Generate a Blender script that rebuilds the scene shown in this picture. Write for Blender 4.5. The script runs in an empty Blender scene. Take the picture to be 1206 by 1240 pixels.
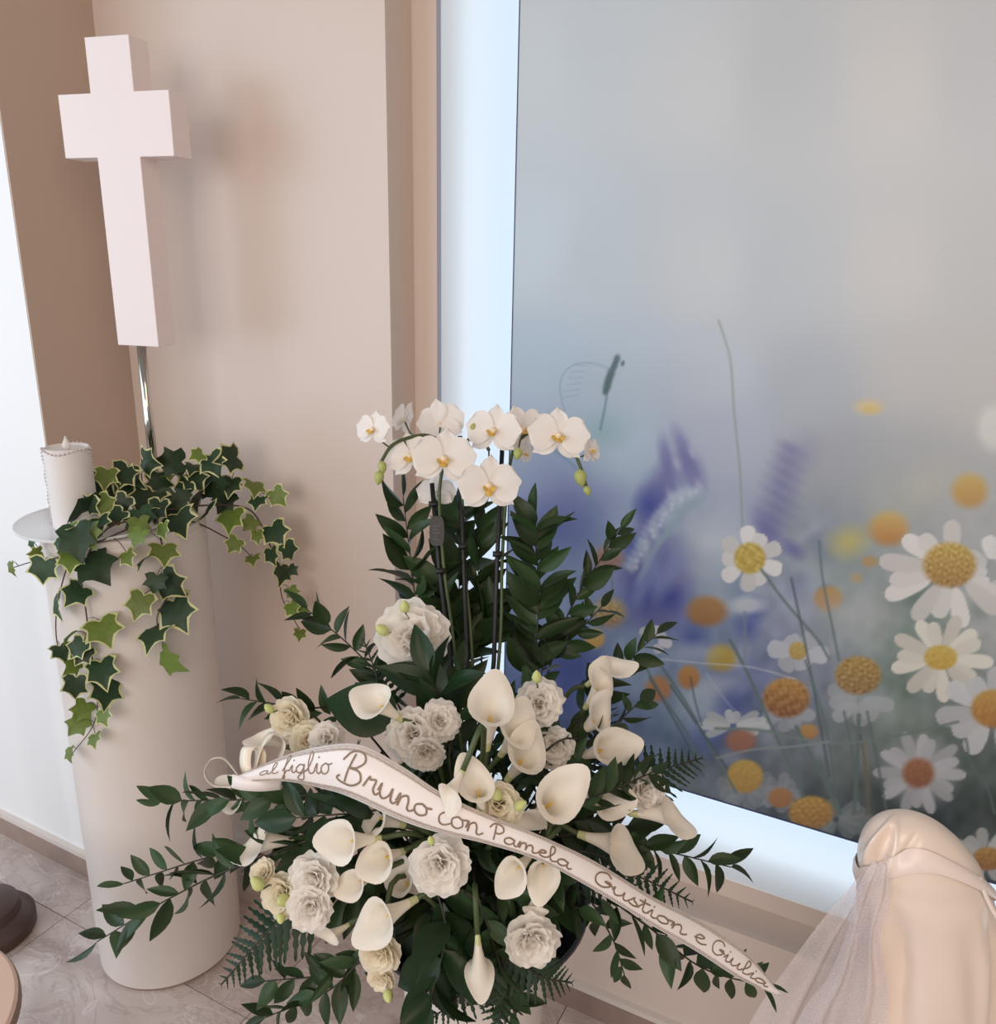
import bpy, bmesh, math, random
import numpy as np
from mathutils import Vector, Matrix

random.seed(7)
rng = np.random.default_rng(7)
scene = bpy.context.scene
COL = scene.collection

# ------------------------------------------------------------------ camera
F = 1000.0                     # focal length in pixels of a 1206 x 1240 frame
PITCH, ROLL, YAW, EYE = math.radians(16.5), math.radians(1.1), math.radians(27.3), 1.57
FWD = Vector((-math.sin(YAW) * math.cos(PITCH), math.cos(YAW) * math.cos(PITCH), -math.sin(PITCH)))
RT0 = Vector((math.cos(YAW), math.sin(YAW), 0))
UP0 = RT0.cross(FWD)
RT = RT0 * math.cos(ROLL) + UP0 * math.sin(ROLL)
UP = -RT0 * math.sin(ROLL) + UP0 * math.cos(ROLL)
CAM = Vector((0, 0, EYE))
HF = Vector((FWD.x, FWD.y, 0)).normalized()      # horizontal view direction
cam_data = bpy.data.cameras.new('camera')
cam_data.sensor_fit = 'HORIZONTAL'
cam_data.sensor_width = 36
cam_data.lens = 36 * F / 1206
cam_data.clip_start = 0.02
cam = bpy.data.objects.new('camera', cam_data)
COL.objects.link(cam)
m = Matrix((RT, UP, -FWD)).transposed().to_4x4()
m.translation = CAM
cam.matrix_world = m
scene.camera = cam

# ------------------------------------------------------------------ light
scene.view_settings.view_transform = 'Standard'
scene.view_settings.look = 'None'
scene.view_settings.gamma = 1
scene.view_settings.exposure = 0.14
scene.view_settings.use_curve_mapping = False
world = bpy.data.worlds.new('room_ambient')
scene.world = world
world.use_nodes = True
bg = world.node_tree.nodes['Background']
bg.inputs[0].default_value = (1.0, 0.93, 0.88, 1)
bg.inputs[1].default_value = 0.27


def area(name, loc, target, sx, sy, color, energy):
    l = bpy.data.lights.new(name, 'AREA')
    l.shape = 'RECTANGLE'
    l.size, l.size_y, l.color, l.energy = sx, sy, color, energy
    o = bpy.data.objects.new(name, l)
    COL.objects.link(o)
    o.location = loc
    o.rotation_euler = (Vector(target) - Vector(loc)).to_track_quat('-Z', 'Y').to_euler()
    return o


area('window_daylight', (-3.3, -0.75, 1.75), (-1.6, 1.2, 1.2), 3.4, 2.2, (0.70, 0.85, 1.0), 52)
area('added_fill_behind', (-0.3, -3.4, 1.75), (-0.8, 1.3, 1.3), 2.6, 2.0, (1.0, 0.94, 0.90), 62)  # added fill behind the camera, brightens the pier and softens the cross shadow
area('ceiling_lamp_warm', (0.9, -0.9, 2.75), (-0.6, 1.0, 0.9), 1.8, 1.8, (1.0, 0.76, 0.56), 22)


# ------------------------------------------------------------------ pixel helpers (photograph frame -> place)
def ray(x, y):
    return FWD + RT * ((x - 603) / F) + UP * ((620 - y) / F)


def at(x, y, d):
    return CAM + ray(x, y) * d


def on_plane(x, y, n, p):
    r = ray(x, y)
    n = Vector(n)
    return CAM + r * ((Vector(p) - CAM).dot(n) / r.dot(n))


def project(p):
    v = p - CAM
    z = v.dot(FWD)
    return 603 + F * v.dot(RT) / z, 620 - F * v.dot(UP) / z, z


# ------------------------------------------------------------------ materials
def s2l(c):
    return tuple(((v / 255) / 12.92 if v <= 10.3 else ((v / 255 + 0.055) / 1.055) ** 2.4) for v in c)


def mat(name, rgb, rough=0.5, metallic=0.0, spec=0.5, noise=0.0, nscale=20.0, bump=0.0, bscale=60.0, rand=0.0,
        transl=0.0, coat=0.0, sheen=0.0, lin=False, aniso=0.0):
    m = bpy.data.materials.new(name)
    m.use_nodes = True
    nt = m.node_tree
    N, L = nt.nodes, nt.links
    p = N['Principled BSDF']
    c = rgb if lin else s2l(rgb)
    p.inputs['Base Color'].default_value = (*c, 1)
    p.inputs['Roughness'].default_value = rough
    p.inputs['Metallic'].default_value = metallic
    p.inputs['Specular IOR Level'].default_value = spec
    p.inputs['Coat Weight'].default_value = coat
    p.inputs['Coat Roughness'].default_value = 0.25
    p.inputs['Sheen Weight'].default_value = sheen
    p.inputs['Anisotropic'].default_value = aniso
    src = None
    if noise or rand:
        tc = N.new('ShaderNodeTexCoord')
        nz = N.new('ShaderNodeTexNoise')
        nz.inputs['Scale'].default_value = nscale
        nz.inputs['Detail'].default_value = 4
        L.new(tc.outputs['Object'], nz.inputs['Vector'])
        hs = N.new('ShaderNodeHueSaturation')
        hs.inputs['Color'].default_value = (*c, 1)
        mr = N.new('ShaderNodeMapRange')
        mr.inputs['To Min'].default_value = 1 - noise
        mr.inputs['To Max'].default_value = 1 + noise
        L.new(nz.outputs['Fac'], mr.inputs['Value'])
        val = mr.outputs['Result']
        if rand:
            oi = N.new('ShaderNodeObjectInfo')
            m2 = N.new('ShaderNodeMapRange')
            m2.inputs['To Min'].default_value = 1 - rand
            m2.inputs['To Max'].default_value = 1 + rand
            L.new(oi.outputs['Random'], m2.inputs['Value'])
            mu = N.new('ShaderNodeMath')
            mu.operation = 'MULTIPLY'
            L.new(val, mu.inputs[0])
            L.new(m2.outputs['Result'], mu.inputs[1])
            val = mu.outputs[0]
            m3 = N.new('ShaderNodeMapRange')
            m3.inputs['To Min'].default_value = 0.485
            m3.inputs['To Max'].default_value = 0.515
            L.new(oi.outputs['Random'], m3.inputs['Value'])
            L.new(m3.outputs['Result'], hs.inputs['Hue'])
        L.new(val, hs.inputs['Value'])
        L.new(hs.outputs['Color'], p.inputs['Base Color'])
        src = hs.outputs['Color']
    if bump:
        tc2 = N.new('ShaderNodeTexCoord')
        nb = N.new('ShaderNodeTexNoise')
        nb.inputs['Scale'].default_value = bscale
        nb.inputs['Detail'].default_value = 3
        L.new(tc2.outputs['Object'], nb.inputs['Vector'])
        b = N.new('ShaderNodeBump')
        b.inputs['Strength'].default_value = bump
        b.inputs['Distance'].default_value = 0.002
        L.new(nb.outputs['Fac'], b.inputs['Height'])
        L.new(b.outputs['Normal'], p.inputs['Normal'])
    if transl:
        t = N.new('ShaderNodeBsdfTranslucent')
        t.inputs['Color'].default_value = (*c, 1)
        if src:
            L.new(src, t.inputs['Color'])
        mx = N.new('ShaderNodeMixShader')
        mx.inputs[0].default_value = transl
        L.new(p.outputs[0], mx.inputs[1])
        L.new(t.outputs[0], mx.inputs[2])
        L.new(mx.outputs[0], N['Material Output'].inputs['Surface'])
    return m


M = {
    'wall': mat('satin_beige_lacquer', (212, 195, 184), 0.30, spec=0.5, noise=0.015, nscale=3, bump=0.02, bscale=300),
    'wall_shade': mat('shaded_beige_lacquer', (190, 168, 153), 0.35, noise=0.015, nscale=3, bump=0.02, bscale=300),  # beige lacquer darkened, the return's shade is put into the colour
    'wall_white': mat('white_wall_paint', (238, 238, 239), 0.5, noise=0.01, nscale=3, bump=0.02, bscale=300),
    'reveal': mat('white_reveal', (238, 240, 241), 0.7, spec=0.2, noise=0.01, nscale=4),
    'gasket': mat('grey_gasket', (150, 148, 160), 0.5),
    'skirting': mat('brown_stone_skirting', (150, 128, 118), 0.35, noise=0.25, nscale=14),
    'strip': mat('pale_skirting_strip', (214, 204, 196), 0.4, noise=0.02),
    'grout': mat('grout', (150, 140, 134), 0.8),
    'white_lacquer': mat('white_lacquer', (220, 211, 205), 0.38, noise=0.01, nscale=5, bump=0.015, bscale=200),
    'cross_white': mat('matt_white_board', (238, 226, 226), 0.55, noise=0.015, nscale=8, bump=0.03, bscale=250),
    'steel': mat('polished_steel', (200, 196, 190), 0.13, metallic=1.0, noise=0.02),
    'tray': mat('frosted_white_tray', (232, 236, 240), 0.2, noise=0.01),
    'candle': mat('candle_wax', (240, 234, 232), 0.5, noise=0.015, transl=0.15),
    'flame': mat('frosted_flame_tip', (245, 240, 235), 0.3, noise=0.01, transl=0.4),
    'bead': mat('pearl_bead', (210, 196, 196), 0.2, noise=0.03, coat=0.5),
    'bowl': mat('black_plastic', (34, 34, 36), 0.4, noise=0.05),
    'foam': mat('floral_foam', (34, 46, 30), 0.95, noise=0.2, nscale=80),
    'ruscus': mat('ruscus_leaf', (47, 67, 38), 0.42, spec=0.32, noise=0.2, nscale=4, rand=0.38, transl=0.10),
    'broad': mat('broad_leaf', (32, 56, 32), 0.34, spec=0.35, noise=0.12, nscale=18, rand=0.15, transl=0.08),
    'fern': mat('fern_leaf', (36, 58, 40), 0.5, spec=0.3, noise=0.12, nscale=60, rand=0.22, transl=0.12),
    'stem': mat('green_stem', (70, 84, 48), 0.5, noise=0.1, nscale=40),
    'dark_stem': mat('dark_stem', (48, 46, 34), 0.55, noise=0.12, nscale=40),
    'stake': mat('black_stake', (22, 22, 24), 0.5, noise=0.05),
    'tag': mat('dark_tag', (44, 40, 42), 0.45, noise=0.05),
    'tag_print': mat('tag_print', (104, 100, 100), 0.5),
    'calla': mat('calla_spathe', (247, 239, 226), 0.42, noise=0.03, nscale=12, transl=0.22),
    'spadix': mat('calla_spadix', (232, 196, 96), 0.6, noise=0.1, nscale=200, bump=0.4, bscale=400),
    'calla_tube': mat('calla_tube', (214, 214, 160), 0.5, noise=0.06, nscale=20, transl=0.15),
    'petal': mat('lisianthus_petal', (253, 249, 244), 0.6, noise=0.02, nscale=14, transl=0.42),
    'petal_cream': mat('cream_petal', (250, 243, 226), 0.6, noise=0.03, nscale=14, transl=0.42),
    'bud': mat('green_bud', (206, 212, 140), 0.55, noise=0.08, nscale=20, transl=0.1),
    'orchid': mat('orchid_petal', (249, 244, 240), 0.5, noise=0.02, nscale=14, transl=0.28),
    'lip': mat('orchid_lip', (222, 186, 96), 0.5, noise=0.3, nscale=60, transl=0.1),
    'throat': mat('orchid_throat', (236, 218, 190), 0.5, noise=0.1, nscale=60),
    'orchid_bud': mat('orchid_bud', (176, 184, 110), 0.5, noise=0.1, nscale=20, transl=0.1),
    'ivy_vine': mat('ivy_vine', (86, 66, 62), 0.6, noise=0.1, nscale=50),
    'ivy_dark': mat('ivy_green', (44, 66, 42), 0.45, spec=0.35, noise=0.45, nscale=5, rand=0.25, transl=0.08),
    'ivy_edge': mat('ivy_cream_edge', (204, 204, 146), 0.5, noise=0.12, nscale=6, rand=0.12, transl=0.12),
    'ivy_lime': mat('ivy_lime', (106, 126, 52), 0.5, noise=0.35, nscale=5, rand=0.2, transl=0.15),
    'ribbon': mat('white_satin_ribbon', (238, 230, 228), 0.33, noise=0.015, nscale=10, sheen=0.3),
    'ink': mat('gold_brown_ink', (134, 110, 90), 0.45, noise=0.12, nscale=60),
    'lace': mat('lace_print', (176, 160, 150), 0.5, noise=0.3, nscale=200),
    'cream_ribbon': mat('cream_ribbon', (240, 230, 212), 0.3, noise=0.015, nscale=10, sheen=0.2),
    'satin': mat('cream_satin', (244, 226, 212), 0.24, noise=0.02, nscale=6, sheen=0.2, spec=0.9),
    'satin_band': mat('pink_satin_band', (246, 230, 222), 0.3, noise=0.02, nscale=6, sheen=0.3),
    'stool': mat('beige_stool_top', (226, 192, 172), 0.5, noise=0.04, nscale=12),
    'stool_rim': mat('brown_stool_rim', (140, 116, 102), 0.5, noise=0.05),
    'dark_base': mat('dark_brown_base', (76, 56, 50), 0.4, noise=0.08, nscale=30),
    'seam': mat('panel_edge', (60, 66, 104), 0.5),
}


def floor_material():
    m = bpy.data.materials.new('marble_tile')
    m.use_nodes = True
    N, L = m.node_tree.nodes, m.node_tree.links
    p = N['Principled BSDF']
    p.inputs['Roughness'].default_value = 0.3
    tc = N.new('ShaderNodeTexCoord')
    oi = N.new('ShaderNodeObjectInfo')
    ad = N.new('ShaderNodeVectorMath')
    ad.operation = 'MULTIPLY_ADD'
    ad.inputs[1].default_value = (9.0, 7.0, 3.0)
    L.new(oi.outputs['Random'], ad.inputs[0])
    L.new(tc.outputs['Object'], ad.inputs[2])
    mp = N.new('ShaderNodeMapping')
    mp.inputs['Rotation'].default_value = (0, 0, math.radians(28))
    mp.inputs['Scale'].default_value = (1.0, 1.8, 1.0)
    L.new(ad.outputs[0], mp.inputs['Vector'])
    n1 = N.new('ShaderNodeTexNoise')
    n1.inputs['Scale'].default_value = 2.6
    n1.inputs['Detail'].default_value = 8
    n1.inputs['Distortion'].default_value = 0.9
    L.new(mp.outputs[0], n1.inputs['Vector'])
    cr = N.new('ShaderNodeValToRGB')
    e = cr.color_ramp.elements
    e[0].position, e[0].color = 0.30, (*s2l((158, 139, 131)), 1)
    e[1].position, e[1].color = 0.72, (*s2l((216, 203, 197)), 1)
    k = e.new(0.5)
    k.color = (*s2l((192, 176, 169)), 1)
    L.new(n1.outputs['Fac'], cr.inputs[0])
    n2 = N.new('ShaderNodeTexNoise')
    n2.inputs['Scale'].default_value = 5.0
    n2.inputs['Detail'].default_value = 9
    n2.inputs['Roughness'].default_value = 0.7
    n2.inputs['Distortion'].default_value = 1.1
    L.new(mp.outputs[0], n2.inputs['Vector'])
    vein = N.new('ShaderNodeValToRGB')
    v = vein.color_ramp.elements
    v[0].position, v[0].color = 0.47, (0, 0, 0, 1)
    v[1].position, v[1].color = 0.53, (0, 0, 0, 1)
    k = v.new(0.5)
    k.color = (1, 1, 1, 1)
    L.new(n2.outputs['Fac'], vein.inputs[0])
    mx = N.new('ShaderNodeMixRGB')
    mx.inputs[2].default_value = (*s2l((120, 96, 88)), 1)
    mfac = N.new('ShaderNodeMath')
    mfac.operation = 'MULTIPLY'
    mfac.inputs[1].default_value = 0.32
    L.new(vein.outputs[0], mfac.inputs[0])
    L.new(mfac.outputs[0], mx.inputs[0])
    L.new(cr.outputs[0], mx.inputs[1])
    n3 = N.new('ShaderNodeTexNoise')
    n3.inputs['Scale'].default_value = 3.3
    n3.inputs['Detail'].default_value = 6
    n3.inputs['Distortion'].default_value = 1.6
    L.new(mp.outputs[0], n3.inputs['Vector'])
    v3 = N.new('ShaderNodeValToRGB')
    v = v3.color_ramp.elements
    v[0].position, v[0].color = 0.54, (0, 0, 0, 1)
    v[1].position, v[1].color = 0.575, (0, 0, 0, 1)
    k = v.new(0.557)
    k.color = (0.45, 0.45, 0.45, 1)
    L.new(n3.outputs['Fac'], v3.inputs[0])
    mx2 = N.new('ShaderNodeMixRGB')
    mx2.inputs[2].default_value = (*s2l((232, 224, 220)), 1)
    L.new(v3.outputs[0], mx2.inputs[0])
    L.new(mx.outputs[0], mx2.inputs[1])
    L.new(mx2.outputs[0], p.inputs['Base Color'])
    return m


M['tile'] = floor_material()


def tulle_material():
    m = bpy.data.materials.new('white_tulle')
    m.use_nodes = True
    N, L = m.node_tree.nodes, m.node_tree.links
    p = N['Principled BSDF']
    p.inputs['Base Color'].default_value = (*s2l((232, 222, 226)), 1)
    p.inputs['Roughness'].default_value = 0.5
    tr = N.new('ShaderNodeBsdfTransparent')
    mx = N.new('ShaderNodeMixShader')
    tc = N.new('ShaderNodeTexCoord')
    vo = N.new('ShaderNodeTexVoronoi')
    vo.feature = 'DISTANCE_TO_EDGE'
    vo.inputs['Scale'].default_value = 520
    L.new(tc.outputs['Object'], vo.inputs['Vector'])
    mr = N.new('ShaderNodeMapRange')
    mr.inputs['From Min'].default_value = 0.0
    mr.inputs['From Max'].default_value = 0.35
    mr.inputs['To Min'].default_value = 0.62
    mr.inputs['To Max'].default_value = 0.26
    L.new(vo.outputs['Distance'], mr.inputs['Value'])
    L.new(mr.outputs[0], mx.inputs[0])
    L.new(tr.outputs[0], mx.inputs[1])
    L.new(p.outputs[0], mx.inputs[2])
    L.new(mx.outputs[0], N['Material Output'].inputs['Surface'])
    return m


M['tulle'] = tulle_material()


def pane_material():
    m = bpy.data.materials.new('frosted_window_daylight')
    m.use_nodes = True
    N, L = m.node_tree.nodes, m.node_tree.links
    N.remove(N['Principled BSDF'])
    e = N.new('ShaderNodeEmission')
    e.inputs[0].default_value = (0.70, 0.85, 1.0, 1)
    e.inputs[1].default_value = 1.85
    L.new(e.outputs[0], N['Material Output'].inputs['Surface'])
    return m


M['pane'] = pane_material()


# ------------------------------------------------------------------ mesh helpers
def mesh(name, V, Fc, smooth=True):
    me = bpy.data.meshes.new(name)
    me.from_pydata([tuple(v) for v in V], [], Fc)
    if smooth:
        me.polygons.foreach_set('use_smooth', [True] * len(me.polygons))
    me.update()
    return me


def tag(o, label=None, cat=None, group=None, kind=None):
    if label:
        o['label'] = label
    if cat:
        o['category'] = cat
    if group:
        o['group'] = group
    if kind:
        o['kind'] = kind
    return o


def empty(name, loc, label, cat, group=None):
    o = bpy.data.objects.new(name, None)
    o.empty_display_size = 0.05
    COL.objects.link(o)
    o.location = loc
    return tag(o, label, cat, group)


def link(name, me, material=None, parent=None):
    if material is not None and not me.materials:
        me.materials.append(material)
    o = bpy.data.objects.new(name, me)
    COL.objects.link(o)
    if parent is not None:
        o.parent = parent
    return o


def world_loc(o):
    v = Vector(o.location)
    while o.parent is not None:
        o = o.parent
        v = v + Vector(o.location)
    return v


def part(name, V, Fc, material, parent=None, smooth=True):
    """a mesh given in world coordinates, as child of an (unrotated) parent"""
    off = world_loc(parent) if parent is not None else Vector((0, 0, 0))
    return link(name, mesh(name, [Vector(v) - off for v in V], Fc, smooth), material, parent)


def inst(name, me, mw, parent):
    """shared mesh placed by a world matrix under an (unrotated) parent"""
    o = bpy.data.objects.new(name, me)
    COL.objects.link(o)
    o.parent = parent
    o.matrix_basis = Matrix.Translation(-world_loc(parent)) @ mw
    return o


def box(x0, x1, y0, y1, z0, z1):
    V = [(x, y, z) for x in (x0, x1) for y in (y0, y1) for z in (z0, z1)]
    return V, [(0, 1, 3, 2), (4, 6, 7, 5), (0, 4, 5, 1), (2, 3, 7, 6), (0, 2, 6, 4), (1, 5, 7, 3)]


def bevel(o, w, seg=2):
    md = o.modifiers.new('bevel', 'BEVEL')
    md.width, md.segments, md.limit_method = w, seg, 'ANGLE'
    return o


def catmull(P, n=8):
    P = [Vector(p) for p in P]
    Q = [P[0] * 2 - P[1]] + P + [P[-1] * 2 - P[-2]]
    out = []
    for i in range(1, len(Q) - 2):
        a, b, c, d = Q[i - 1:i + 3]
        for k in range(n):
            t = k / n
            out.append(0.5 * ((2 * b) + (c - a) * t + (2 * a - 5 * b + 4 * c - d) * t * t + (3 * b - a - 3 * c + d) * t ** 3))
    out.append(P[-1].copy())
    return out


def tube(P, R, sides=6, cap=True):
    n = len(P)
    if not hasattr(R, '__len__'):
        R = [R] * n
    V, Fc = [], []
    t0 = (P[1] - P[0]).normalized()
    u = t0.orthogonal().normalized()
    for i in range(n):
        t = (P[min(i + 1, n - 1)] - P[max(i - 1, 0)]).normalized()
        u = (u - t * u.dot(t)).normalized()
        w = t.cross(u)
        for k in range(sides):
            a = 2 * math.pi * k / sides
            V.append(P[i] + (u * math.cos(a) + w * math.sin(a)) * R[i])
    for i in range(n - 1):
        for k in range(sides):
            k2 = (k + 1) % sides
            Fc.append((i * sides + k, i * sides + k2, (i + 1) * sides + k2, (i + 1) * sides + k))
    if cap:
        Fc.append(tuple(reversed(range(sides))))
        Fc.append(tuple(range((n - 1) * sides, n * sides)))
    return V, Fc


def join(*pairs):
    V, Fc = [], []
    for v, f in pairs:
        o = len(V)
        V += list(v)
        Fc += [tuple(i + o for i in q) for q in f]
    return V, Fc


def lathe(prof, c, sides=48, capb=True, capt=True):
    V, Fc = [], []
    c = Vector(c)
    for r, z in prof:
        for k in range(sides):
            a = 2 * math.pi * k / sides
            V.append(c + Vector((r * math.cos(a), r * math.sin(a), z)))
    n = len(prof)
    for i in range(n - 1):
        for k in range(sides):
            k2 = (k + 1) % sides
            Fc.append((i * sides + k, i * sides + k2, (i + 1) * sides + k2, (i + 1) * sides + k))
    if capb:
        Fc.append(tuple(reversed(range(sides))))
    if capt:
        Fc.append(tuple(range((n - 1) * sides, n * sides)))
    return V, Fc


def sharp(o, ang=35):
    md = o.modifiers.new('split', 'EDGE_SPLIT')
    md.split_angle = math.radians(ang)
    return o


def frame(pos, ydir, ndir, s=1.0, sx=None):
    """local Y along ydir, local Z about ndir"""
    y = Vector(ydir).normalized()
    z = Vector(ndir)
    z = z - y * z.dot(y)
    if z.length < 1e-5:
        z = y.orthogonal()
    z.normalize()
    x = y.cross(z)
    sx = s if sx is None else sx
    mm = Matrix((x * sx, y * s, z * s)).transposed().to_4x4()
    mm.translation = pos
    return mm


def jit(a):
    return Vector((random.uniform(-a, a), random.uniform(-a, a), random.uniform(-a, a)))


# ------------------------------------------------------------------ the room
Y_WALL, Y_LEFT, Y_STEP, Y_PANEL, Y_PANE = 1.377, 1.135, 1.463, 1.57, 1.86
X_CORNER, X_EDGE, X_REV, X_R = -1.722, -0.957, -0.900, 1.25
Z_LEDGE, Z_SILL, Z_TOP = 0.345, 0.393, 2.75


def struct(name, V, Fc, material, smooth=False, parent=None):
    o = part(name, V, Fc, material, parent, smooth)
    if parent is None:
        o['kind'] = 'structure'
    return o


struct('floor', *box(-3.4, 1.6, -1.6, 2.0, -0.05, -0.006), M['grout'])
floor = bpy.data.objects['floor']
TS = 0.6
tv, tf = box(-TS / 2 + 0.001, TS / 2 - 0.001, -TS / 2 + 0.001, TS / 2 - 0.001, -0.006, 0.0)
tile_me = mesh('floor_tile', tv, tf, False)
tile_me.materials.append(M['tile'])
for i in range(-2, 5):
    for j in range(-3, 2):
        o = bpy.data.objects.new('tile', tile_me)
        COL.objects.link(o)
        o.parent = floor
        cx, cy = -1.71 + TS * (i + 0.5), 1.005 + TS * (j + 0.5)
        o.location = (cx, cy, 0)
        o.rotation_euler = (0, 0, random.choice((0, math.pi)))

# white wall on the left, standing forward of the niche
struct('wall_left', *box(-3.4, X_CORNER, Y_LEFT, Y_WALL + 0.12, 0, Z_TOP), M['wall_white'])
struct('trim_5', *box(X_CORNER, X_CORNER + 0.004, Y_LEFT + 0.001, Y_WALL, 0.0, Z_TOP), M['wall_shade'])  # thin sheet over the wall's return, carrying its painted shade
struct('wall_pier', *box(X_CORNER, X_EDGE, Y_WALL, Y_WALL + 0.5, 0, Z_TOP), M['wall'])
struct('wall_back', *box(X_EDGE, X_R, Y_WALL, Y_WALL + 0.5, 0, Z_LEDGE), M['wall'])
# stepped beige frame of the window niche (left cheek and the strip under the sill)
struct('trim_1', *box(X_EDGE, X_REV, Y_STEP, Y_WALL + 0.55, Z_LEDGE, Z_TOP), M['wall'])
struct('trim_2', *box(X_REV, X_R, Y_STEP, Y_WALL + 0.55, Z_LEDGE, Z_SILL - 0.004), M['wall'])
# white reveal and sill
struct('trim_3', *box(X_REV, X_REV + 0.004, Y_STEP + 0.004, Y_PANE, Z_SILL, Z_TOP), M['reveal'])
struct('window_sill', *box(X_REV, X_R, Y_STEP - 0.003, Y_PANE, Z_SILL - 0.004, Z_SILL), M['reveal'])
struct('trim_4', *box(X_REV - 0.001, X_REV + 0.005, Y_STEP - 0.002, Y_STEP + 0.004, Z_SILL, Z_TOP), M['gasket'])
struct('wall_right', *box(X_R, X_R + 0.1, Y_WALL, Y_PANE + 0.05, 0, Z_TOP), M['wall'])
struct('window_1', *box(X_REV - 0.05, X_R, Y_PANE, Y_PANE + 0.02, Z_SILL - 0.05, Z_TOP), M['pane'])
# skirting: stone with a pale strip on top
def skirting(name, x0, x1, y, h=0.062):
    b = struct(name, *box(x0, x1, y - 0.012, y, 0, h), M['skirting'])
    struct('skirting_strip', *box(x0, x1, y - 0.015, y, h, h + 0.013), M['strip'], parent=b)
    return b


skirting('baseboard_left', -3.4, X_CORNER + 0.012, Y_LEFT)
skirting('baseboard_pier', X_CORNER + 0.012, X_EDGE, Y_WALL)
skirting('baseboard_back', X_EDGE, X_R, Y_WALL)

# ------------------------------------------------------------------ the printed mural panel in front of the window
PX0 = on_plane(624, 260, (0, 1, 0), (0, Y_PANEL, 0)).x
PZ0 = on_plane(1015, 1012, (0, 1, 0), (0, Y_PANEL, 0)).z
PX1, PZ1 = 1.1, 2.62


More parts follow.
